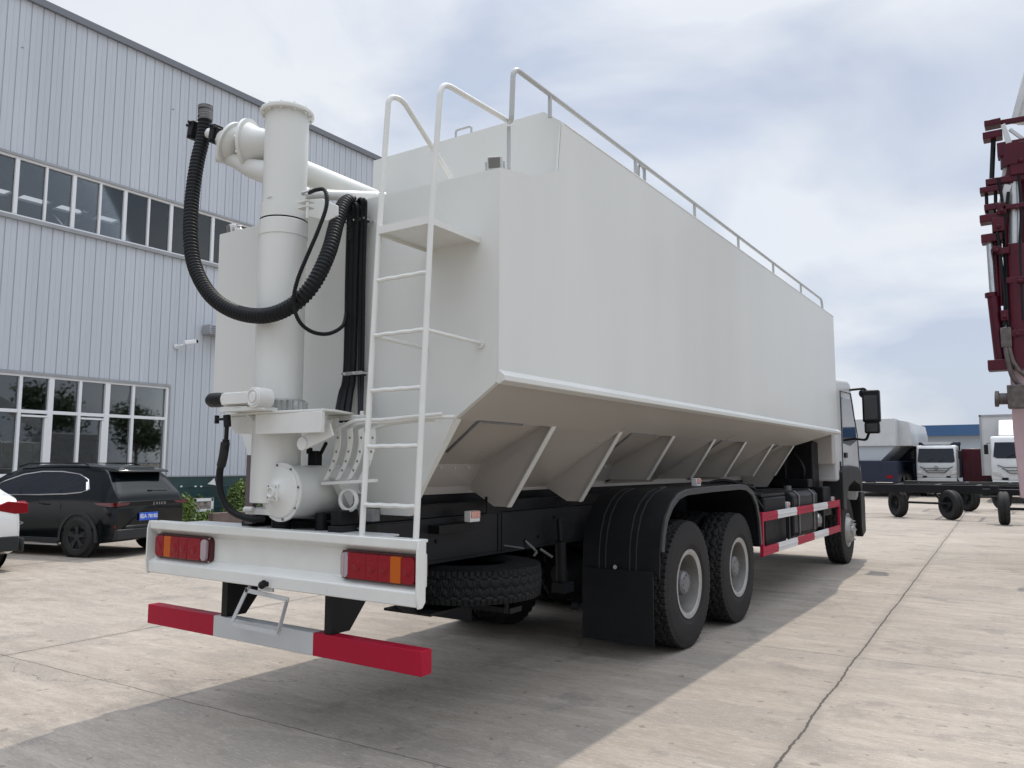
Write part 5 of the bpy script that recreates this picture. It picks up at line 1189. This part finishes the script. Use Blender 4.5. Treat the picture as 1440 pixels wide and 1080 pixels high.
# ------------------------------------------------------------------ maroon crane truck at the right edge
def crane():
    Y = 14.0
    t = thing('crane_truck', (0.9, Y, 0), 'maroon and white crane truck with hydraulic rams, cut by the right edge', 'crane truck')
    Q = lambda x, y, dy=0: PX(x, y, 1, Y+dy)
    def tube_px(name, m_, segs, par=t):
        b = MB()
        for (xa, ya, xb_, yb, r) in segs: b.cyl(Q(xa, ya), Q(xb_, yb), r, n=18)
        return b.build(name, m_, par, split=True)
    r1_ = tube_px('ram_cylinder', 'maroon', [(1397, 418, 1408, 512, 0.085), (1394, 412, 1394.5, 418, 0.09)])
    tube_px('ram_rod', 'steel', [(1391, 330, 1397, 418, 0.05)], r1_)
    r2_ = tube_px('slim_ram', 'maroon', [(1397, 300, 1404, 420, 0.03), (1404, 300, 1409, 430, 0.03)])
    r3_ = tube_px('link_rod', 'black', [(1397, 196, 1394, 268, 0.035), (1387, 270, 1388, 300, 0.025), (1400, 270, 1400, 305, 0.025)])
    tube_px('ram_rod', 'steel', [(1396.5, 200, 1396, 232, 0.03)], r3_)
    r4_ = tube_px('ram_cylinder', 'maroon', [(1427, 345, 1433, 520, 0.15), (1424, 205, 1425, 235, 0.17)])
    tube_px('ram_rod', 'alu', [(1426, 230, 1428, 350, 0.085)], r4_)
    b = MB()
    for (x, y, wx, wz) in ((1396, 175, .22, .09), (1396, 192, .26, .11), (1394, 268, .30, .09), (1395, 293, .2, .1), (1396, 308, .34, .12), (1396, 336, .30, .13), (1413, 255, .5, .10), (1425, 210, .42, .22)):
        b.box(Q(x, y), (wx, 0.24, wz))
    b.beam(Q(1388, 176), Q(1452, 165), 0.07, 0.08); b.cyl(Q(1408, 255), Q(1430, 245), 0.06)
    b.prism([(Q(1412, 258).x, Q(1412, 258).z), (Q(1422, 215).x, Q(1422, 215).z), (Q(1425, 260).x, Q(1425, 260).z)], 1, Y-0.1, Y+0.1)
    b.box(Q(1408, 514), (0.34, 0.3, 0.16))
    b.build('linkage', 'maroon', t, bevel=0.012, split=True)
    b = MB(); b.prism([(Q(1408, 180).x, Q(1408, 180).z), (Q(1414, 178).x, Q(1414, 178).z), (Q(1424, 205).x, Q(1424, 205).z), (Q(1417, 214).x, Q(1417, 214).z)], 1, Y-0.14, Y-0.08)
    b.beam(Q(1414, 265), Q(1419, 225), 0.04, 0.14); b.beam(Q(1406, 300), Q(1418, 262), 0.10, 0.2, up=(0, 1, 0)); b.beam(Q(1420, 182), Q(1445, 200), 0.05, 0.05)
    b.build('link_plate', 'farwhite', t, bevel=0.006, split=True)
    b = MB(); b.beam(Q(1427, 172, 0.5), Q(1446, 98, 0.5), 0.10, 0.2, up=(0, 1, 0)); b.beam(Q(1436, 172, 0.6), Q(1455, 98, 0.6), 0.14, 0.3, up=(0, 1, 0)); b.build('boom', 'farwhite', t, bevel=0.02)
    b = MB(); rnd = random.Random(5)
    for pts in ([(1400, 312), (1407, 360), (1413, 420), (1412, 460)], [(1404, 250), (1410, 290), (1412, 340), (1416, 400)], [(1432, 235), (1436, 300), (1434, 360), (1438, 450)], [(1418, 270), (1412, 330), (1415, 400), (1419, 470)]):
        b.tube(spline([Q(x, y, -0.12) for x, y in pts], 6), 0.022, 7)
    b.build('hydraulic_hose', 'hose', t)
    b = MB()
    for (x, y, wx, wz) in ((1404, 318, .16, .22), (1409, 296, .12, .18), (1402, 352, .12, .08), (1411, 355, .16, .10), (1430, 292, .36, .07), (1434, 395, .34, .09), (1431, 470, .34, .10), (1413, 445, .10, .16), (1436, 225, .3, .5)):
        b.box(Q(x, y, -0.02), (wx, 0.26, wz)); b.cyl(Q(x, y, -0.2), Q(x, y, 0.15), 0.03, n=8)
    b.build('clevis', 'maroon', t, bevel=0.01, split=True)
    # mast and body that run on beyond the right edge
    b = MB(); pts = [(1410, 235), (1413, 330), (1415, 430), (1414, 500), (1428, 560), (1434, 700)]
    L1 = [Q(x, y, 0.45) for x, y in pts]
    b.prism([(p.x, p.z) for p in L1] + [(0.7, 1.1), (0.7, 6.2)], 1, Y+0.45, Y+0.85)
    ms = b.build('mast', 'maroon', t, bevel=0.02)
    b = MB(); b.prism([(p.x, p.z) for p in [Q(1420, 520, 0.2), Q(1424, 600, 0.2), Q(1435, 700, 0.2)]] + [(0.3, 1.05), (0.3, 3.05)], 1, Y+0.2, Y+0.42); b.build('side_panel', 'pink', t, bevel=0.01)
    b = MB(); b.cyl(Q(1402, 561, -0.2), Q(1450, 560, -0.2), 0.085); b.cyl(Q(1399, 561, -0.2), Q(1405, 561, -0.2), 0.12); b.box(Q(1436, 558, -0.2), (0.34, 0.3, 0.34)); b.tube(spline([Q(1412, 470, -0.1), Q(1416, 500, -0.15), Q(1424, 530, -0.15), Q(1438, 545, -0.1)], 6), 0.035); b.tube(spline([Q(1416, 462, -0.1), Q(1422, 500, -0.15), Q(1432, 520, -0.15), Q(1444, 530, -0.1)], 6), 0.03)
    b.box(Q(1415, 475, -0.1), (0.14, 0.14, 0.3)); b.build('hydraulic_block', mat('greasy_metal', (0.09, 0.075, 0.07), 0.5, var=0.4, vscale=12), t, bevel=0.01)
    b = MB(); b.bb(0.35, 2.4, Y-1.0, Y+8.5, 1.0, 1.35); b.bb(0.5, 2.2, Y+5.6, Y+8.2, 1.36, 3.1); b.build('body', 'box', t, bevel=0.05)
    b = MB(); b.bb(0.6, 2.1, Y+0.9, Y+5.4, 1.36, 2.6); b.beam((1.4, Y+0.5, 6.2), (1.4, Y+6, 3.3), 0.4, 0.5); b.build('boom_rest', 'farwhite', t, bevel=0.04)
    for yy in (Y+0.6, Y+2.0, Y+7.2):
        for xx in (0.62, 2.15):
            b = MB(); b.lathe([(0.26, -0.14), (0.48, -0.15), (0.52, -0.10), (0.53, 0), (0.52, 0.10), (0.48, 0.15), (0.26, 0.14)], (xx, yy, 0.53), (1, 0, 0), 32, cap=False); wh = b.build('wheel', 'rubber', t)
            b = MB(); b.lathe([(0.265, -0.12), (0.24, -0.02), (0.12, 0.0), (0.1, 0.1), (0.001, 0.1)], (xx, yy, 0.53), (1, 0, 0), 24); b.build('rim', 'rim', wh)
crane()

# ------------------------------------------------------------------ vehicles and buildings in the background
def truck_front(t, cx, y, w_, z0, zr, cabz, glass=(0.42, 0.86), logo=True, grill_w=0.5, matn='farwhite', d=1.8):
    """cab facing -Y"""
    h = cabz-z0; b = MB()
    b.prism([(y+0.02, z0), (y+0.0, z0+0.30*h), (y+0.05, z0+0.42*h), (y+0.30, z0+0.92*h), (y+0.42, cabz), (y+d, cabz), (y+d, z0)], 0, cx-w_/2, cx+w_/2)
    cb = b.build('cab', matn, t, bevel=0.07, seg=3)
    b = MB(); za, zb_ = z0+glass[0]*h, z0+glass[1]*h; ya = y+0.05+(glass[0]-0.42)/0.5*0.25-0.012; yb = y+0.05+(glass[1]-0.42)/0.5*0.25-0.012
    b.face([(cx-w_*0.46, ya, za+0.04*h), (cx-w_*0.40, ya-0.0, za), (cx+w_*0.40, ya, za), (cx+w_*0.46, ya, za+0.04*h), (cx+w_*0.43, yb, zb_), (cx-w_*0.43, yb, zb_)]); ws = b.build('windscreen', 'dglass', t)
    b = MB()
    for k in (-0.25, 0.05): b.beam((cx+k*w_, ya-0.02, za+0.03), (cx+(k+0.3)*w_, (ya+yb)/2-0.0, za+0.18*h), 0.02, 0.02)
    b.build('wiper', 'black', ws)
    b = MB()
    for k, hwid in ((0.30, 0.40), (0.23, 0.33), (0.17, 0.27)):
        b.beam((cx-hwid*w_, y-0.01, z0+(k+0.05)*h), (cx-hwid*w_*0.75, y-0.012, z0+k*h), 0.02, 0.045, up=(0, 1, 0)); b.beam((cx-hwid*w_*0.75, y-0.012, z0+k*h), (cx+hwid*w_*0.75, y-0.012, z0+k*h), 0.02, 0.045, up=(0, 1, 0)); b.beam((cx+hwid*w_*0.75, y-0.012, z0+k*h), (cx+hwid*w_, y-0.01, z0+(k+0.05)*h), 0.02, 0.045, up=(0, 1, 0))
    b.bb(cx-w_*0.34, cx-w_*0.24, y-0.02, y+0.05, z0+0.02*h, z0+0.07*h); b.bb(cx+w_*0.24, cx+w_*0.34, y-0.02, y+0.05, z0+0.02*h, z0+0.07*h)
    gr = b.build('grille', 'black', t)
    b = MB(); b.lathe([(0.10, 0), (0.10, 0.02), (0.07, 0.02), (0.07, 0)], (cx, y-0.02, z0+0.31*h), (0, -1, 0), 20, cap=False); b.build('badge', 'hub', gr)
    for s in (1, -1):
        b = MB(); b.prism([(cx+s*w_*0.33, z0+0.10*h), (cx+s*w_*0.48, z0+0.14*h), (cx+s*w_*0.49, z0+0.22*h), (cx+s*w_*0.36, z0+0.19*h)], 1, y-0.02, y+0.04); b.build('headlight', 'alu', t, bevel=0.01)
        b = MB(); b.box((cx+s*(w_/2+0.16), y+0.2, z0+0.70*h), (0.16, 0.1, 0.42)); b.beam((cx+s*(w_/2), y+0.25, z0+0.85*h), (cx+s*(w_/2+0.16), y+0.22, z0+0.82*h), 0.03, 0.03); b.build('mirror', 'black', t, bevel=0.02)
        b = MB(); b.lathe([(0.25, -0.13), (0.46, -0.14), (0.5, -0.08), (0.5, 0.08), (0.46, 0.14), (0.25, 0.13)], (cx+s*(w_/2-0.18), y+0.85, 0.5), (1, 0, 0), 24, cap=False); b.lathe([(0.25, 0), (0.001, 0.001)], (cx+s*(w_/2-0.18), y+0.85, 0.5), (1, 0, 0), 24, cap=False); b.build('wheel', 'rubber', t)
    b = MB(); b.bb(cx-w_/2+0.02, cx+w_/2-0.02, y-0.04, y+0.3, z0-0.25, z0+0.015); b.build('bumper', matn, t, bevel=0.03)
    b = MB(); b.bb(cx-w_/2+0.05, cx+w_/2-0.05, y+0.02, y+d-0.1, 0.45, z0-0.1); b.build('underbody', 'black', t)
    return cb
# small white truck with a blue load bed
Yb = 46.0; a = PX(1286, 640, 1, Yb); c = PX(1346, 640, 1, Yb); cxm = (a.x+c.x)/2; wd = c.x-a.x-0.1
t = thing('light_truck', (cxm, Yb, 0), 'small white truck facing the camera with dark windscreen and blue bed behind', 'truck')
truck_front(t, cxm, Yb, wd, 0.95, 3, PX(1316, 626, 1, Yb).z, glass=(0.47, 0.90))
b = MB(); zt = PX(1316, 623, 1, Yb+2).z
b.bb(cxm-wd/2-0.06, cxm+wd/2+0.06, Yb+1.9, Yb+2.05, 1.0, zt); b.bb(cxm-wd/2-0.1, cxm-wd/2-0.02, Yb+1.9, Yb+6, 1.0, 2.3); b.bb(cxm+wd/2+0.02, cxm+wd/2+0.1, Yb+1.9, Yb+6, 1.0, 2.3); b.bb(cxm-wd/2, cxm+wd/2, Yb+2.06, Yb+6, 0.95, 1.1); b.bb(cxm-wd/2-0.1, cxm-wd/2+0.25, Yb+1.7, Yb+1.9, zt-0.14, zt+0.04); b.bb(cxm+wd/2-0.25, cxm+wd/2+0.1, Yb+1.7, Yb+1.9, zt-0.14, zt+0.04)
b.build('load_bed', 'blue', t, bevel=0.02)
b = MB(); b.prism([(cxm-wd*0.38, zt+0.02), (cxm-wd*0.30, zt-0.12), (cxm+wd*0.30, zt-0.12), (cxm+wd*0.38, zt+0.02)], 1, Yb+0.5, Yb+1.2); b.build('roof_panel', 'farwhite', t)
# white box truck
Yb = 40.0; a = PX(1378, 640, 1, Yb).x; zt = PX(1378, 584, 1, Yb+1.6).z
cxm = a+1.45; wd = 2.35
t = thing('box_truck', (cxm, Yb, 0), 'white box truck with a tall cargo box and roof deflector, beside the crane', 'truck')
truck_front(t, cxm+0.12, Yb, wd, 0.95, 3, PX(1400, 613, 1, Yb).z, glass=(0.50, 0.86))
b = MB(); xb = PX(1378, 600, 1, Yb+1.9).x; b.bb(xb, xb+2.55, Yb+1.9, Yb+9, 1.15, zt); bo = b.build('cargo_box', 'farwhite', t, bevel=0.02)
b = MB(); b.bb(xb-0.02, xb+0.05, Yb+1.86, Yb+1.92, 1.15, zt+0.02); b.bb(xb-0.02, xb+2.57, Yb+1.86, Yb+1.92, zt-0.05, zt+0.03); b.bb(xb-0.03, xb, Yb+1.9, Yb+9, zt-0.06, zt+0.03); b.build('edge_trim', 'box', bo)
b = MB(); zc = PX(1400, 613, 1, Yb).z; b.prism([(Yb+0.5, zc), (Yb+0.6, zc+0.1), (Yb+1.5, zc+0.75), (Yb+1.7, zc+0.75), (Yb+1.7, zc)], 0, cxm-0.75, cxm+1.1); b.build('roof_deflector', 'farwhite', t, bevel=0.08, seg=3)
b = MB(); b.bb(xb+0.1, xb+2.4, Yb+2, Yb+9, 0.75, 1.0)
for yy in (Yb+6.5, ): b.cyl((xb+0.05, yy, 0.5), (xb+0.35, yy, 0.5), 0.5)
b.build('underframe', 'black', t)
# other bulk feed truck standing behind the cab
Yb = 44.0; t = thing('bulk_feed_truck', (PX(1230, 640, 1, Yb).x, Yb, 0), 'distant grey white bulk tanker truck with dark blue chassis, seen past the cab mirror', 'truck')
x1 = PX(1259, 600, 1, Yb).x; zt = PX(1259, 588, 1, Yb).z; zm = PX(1259, 627, 1, Yb).z; x0 = x1-3.0; xs2 = PX(1276, 602, 1, Yb+2).x
b = MB(); b.bb(x0, x1, Yb, Yb+8.5, zm, zt); b.prism([(x1-0.01, zm+0.02), (x1-0.01, zt-0.02), (x1+0.5, zt-0.15), (xs2+0.3, zt-0.75), (xs2+0.3, zm+0.02)], 1, Yb+1.0, Yb+8); tb = b.build('tank_body', 'farwhite', t, bevel=0.02)
b = MB()
for k in range(4): b.prism([(x0+0.1, zm), (x1-0.05, zm), (x1-0.75, zm-0.75), (x0+0.75, zm-0.75)], 1, Yb+0.1+k*2.0, Yb+1.7+k*2.0)
b.build('hopper', 'farwall', tb, bevel=0.01)
b = MB(); b.bb(x0+0.05, x1, Yb-0.05, Yb+9.5, 0.75, zm-0.76); b.build('chassis', 'blue', t, bevel=0.02)
b = MB()
for yy in (Yb+1.6, Yb+3.0, Yb+8.6):
    for xx in (x0+0.3, x1-0.2): b.cyl((xx-0.2, yy, 0.52), (xx+0.2, yy, 0.52), 0.52, n=24)
b.build('wheel', 'rubber', t, split=True)
b = MB(); b.bb(x0+0.1, x1-0.05, Yb+8.7, Yb+10.6, 0.9, 2.9); b.build('cab', 'farwhite', t, bevel=0.1)
b = MB(); b.bb(x1-0.5, x1-0.2, Yb-0.1, Yb-0.06, 0.95, 1.1); b.build('tail_light', 'lred', t)
# dark blue truck body beside it
Yb = 50.0; a = PX(1258, 640, 1, Yb).x; c = PX(1284, 640, 1, Yb).x
t = thing('container_truck', ((a+c)/2, Yb, 0), 'dark blue truck body standing between the distant tanker and the small white truck', 'truck')
b = MB(); b.bb(a, c+0.5, Yb, Yb+6, 0.6, PX(1270, 628, 1, Yb).z); bo = b.build('body', 'blue', t, bevel=0.04)
b = MB(); b.bb(a+0.35, a+1.0, Yb-0.03, Yb, 1.1, 1.7); b.bb(a+0.42, a+0.93, Yb-0.05, Yb-0.03, 1.17, 1.63); b.build('hatch', mat('pale_blue_panel', (0.10, 0.20, 0.30), 0.4), bo)
b = MB()
for xx in (a+0.3, c+0.2): b.cyl((xx-0.15, Yb+1, 0.45), (xx+0.15, Yb+1, 0.45), 0.45)
b.build('wheel', 'rubber', t, split=True)
# maroon truck body between the white trucks
Yb = 48.0; a = PX(1352, 640, 1, Yb).x; c = PX(1379, 640, 1, Yb).x
t = thing('container_truck', ((a+c)/2, Yb, 0), 'dark maroon truck body between the small white truck and the white box truck', 'truck')
b = MB(); b.bb(a, c+0.4, Yb, Yb+6, 0.6, PX(1365, 631, 1, Yb).z); bo = b.build('body', 'maroon', t, bevel=0.04)
b = MB()
for k in range(5): b.bb(a+0.1+k*0.25, a+0.15+k*0.25, Yb-0.03, Yb, 0.7, PX(1365, 634, 1, Yb).z)
b.build('stake_rib', 'maroon', bo)
b = MB()
for xx in (a+0.3, c+0.1): b.cyl((xx-0.15, Yb+1, 0.45), (xx+0.15, Yb+1, 0.45), 0.45)
b.build('wheel', 'rubber', t, split=True)
# far building with a blue roof
Yb = 92.0; a = PX(1262, 640, 1, Yb).x-18; c = PX(1440, 640, 1, Yb).x+30
zt = PX(1330, 598, 1, Yb).z; zm = PX(1330, 613, 1, Yb).z
t = thing('far_workshop', ((a+c)/2, Yb, 0), 'long low distant workshop with a blue metal roof on the horizon', 'building')
b = MB(); b.bb(a, c, Yb, Yb+20, 0, zm+0.1); b.build('wall', 'farwall', t)
b = MB(); b.prism([(Yb-0.5, zm), (Yb-0.5, zm+0.25), (Yb+10, zt+0.05), (Yb+20.5, zm+0.25), (Yb+20.5, zm)], 0, a-0.5, c+0.5); b.bb(a-0.5, c+0.5, Yb-0.6, Yb-0.5, zm, zt); b.build('roof', 'roofblue', t, smooth=False)
b = MB()
for k in range(int((c-a)/8)): b.bb(a+3+k*8, a+7+k*8, Yb-0.06, Yb-0.01, 0, 3.2)
b.build('door', 'box', t, split=True)
b = MB()
for k in range(int((c-a)/8)): b.bb(a+1+k*8, a+2.4+k*8, Yb-0.05, Yb-0.01, 2.0, 3.2)
b.build('window', 'dglass', t, split=True)

# ------------------------------------------------------------------ the far side of the yard (reflected in the glass and the paint)
def tree(x, y, h, seed, label):
    rnd = random.Random(seed); t = thing('tree', (x, y, 0), label, 'tree', 'trees along the far side of the yard')
    b = MB(); b.cyl((0, 0, 0), (0.1, 0.05, h*0.45), 0.17, 0.10, n=10)
    tips = []
    for k in range(9):
        a = 2*pi*k/9+rnd.random(); r = h*0.25*rnd.uniform(0.5, 1.1); p = Vector((math.cos(a)*r, math.sin(a)*r, h*rnd.uniform(0.5, 0.92))); tips.append(p); b.cyl((0.08, 0.04, h*rnd.uniform(0.3, 0.44)), p, 0.06, 0.02, n=6)
    b.build('trunk', 'bark', t, local=True)
    b = MB()
    for k in range(2600):
        p = rnd.choice(tips); c = p + Vector((rnd.gauss(0, 1), rnd.gauss(0, 1), rnd.gauss(0, 0.9)))*h*0.085
        e = Euler((rnd.uniform(-1.5, 1.5), rnd.uniform(-1.5, 1.5), rnd.uniform(0, 6.3))).to_matrix(); z_ = rnd.uniform(0.10, 0.22)
        b.face([c+e@Vector((-z_*0.6, 0, 0)), c+e@Vector((0, 0, -z_)), c+e@Vector((z_*0.6, 0, 0)), c+e@Vector((0, 0, z_))])
    b.build('crown', 'leafd', t, local=True, smooth=False); return t
for k, (x, y, h) in enumerate([(27, 12, 6.5), (28, 19, 7.5), (27, 26, 6.0), (28.5, 33, 8.0), (27, 40, 7.0), (28, 47, 6.5), (27.5, 55, 7.5)]):
    tree(x, y, h, k+3, ['first', 'second', 'third', 'fourth', 'fifth', 'sixth', 'last'][k] + ' leafy tree along the far side of the yard, counted from the camera')
t = thing('yard_fence', (25, 30, 0), 'dark metal bar fence in front of the trees along the far side of the yard', 'fence')
b = MB()
for k in range(240): b.bb(24.98, 25.02, 2+k*0.25, 2.03+k*0.25, 0, 1.7)
b.bb(24.97, 25.03, 2, 62, 1.55, 1.6); b.bb(24.97, 25.03, 2, 62, 0.2, 0.25); b.build('bars', 'black', t, smooth=False)
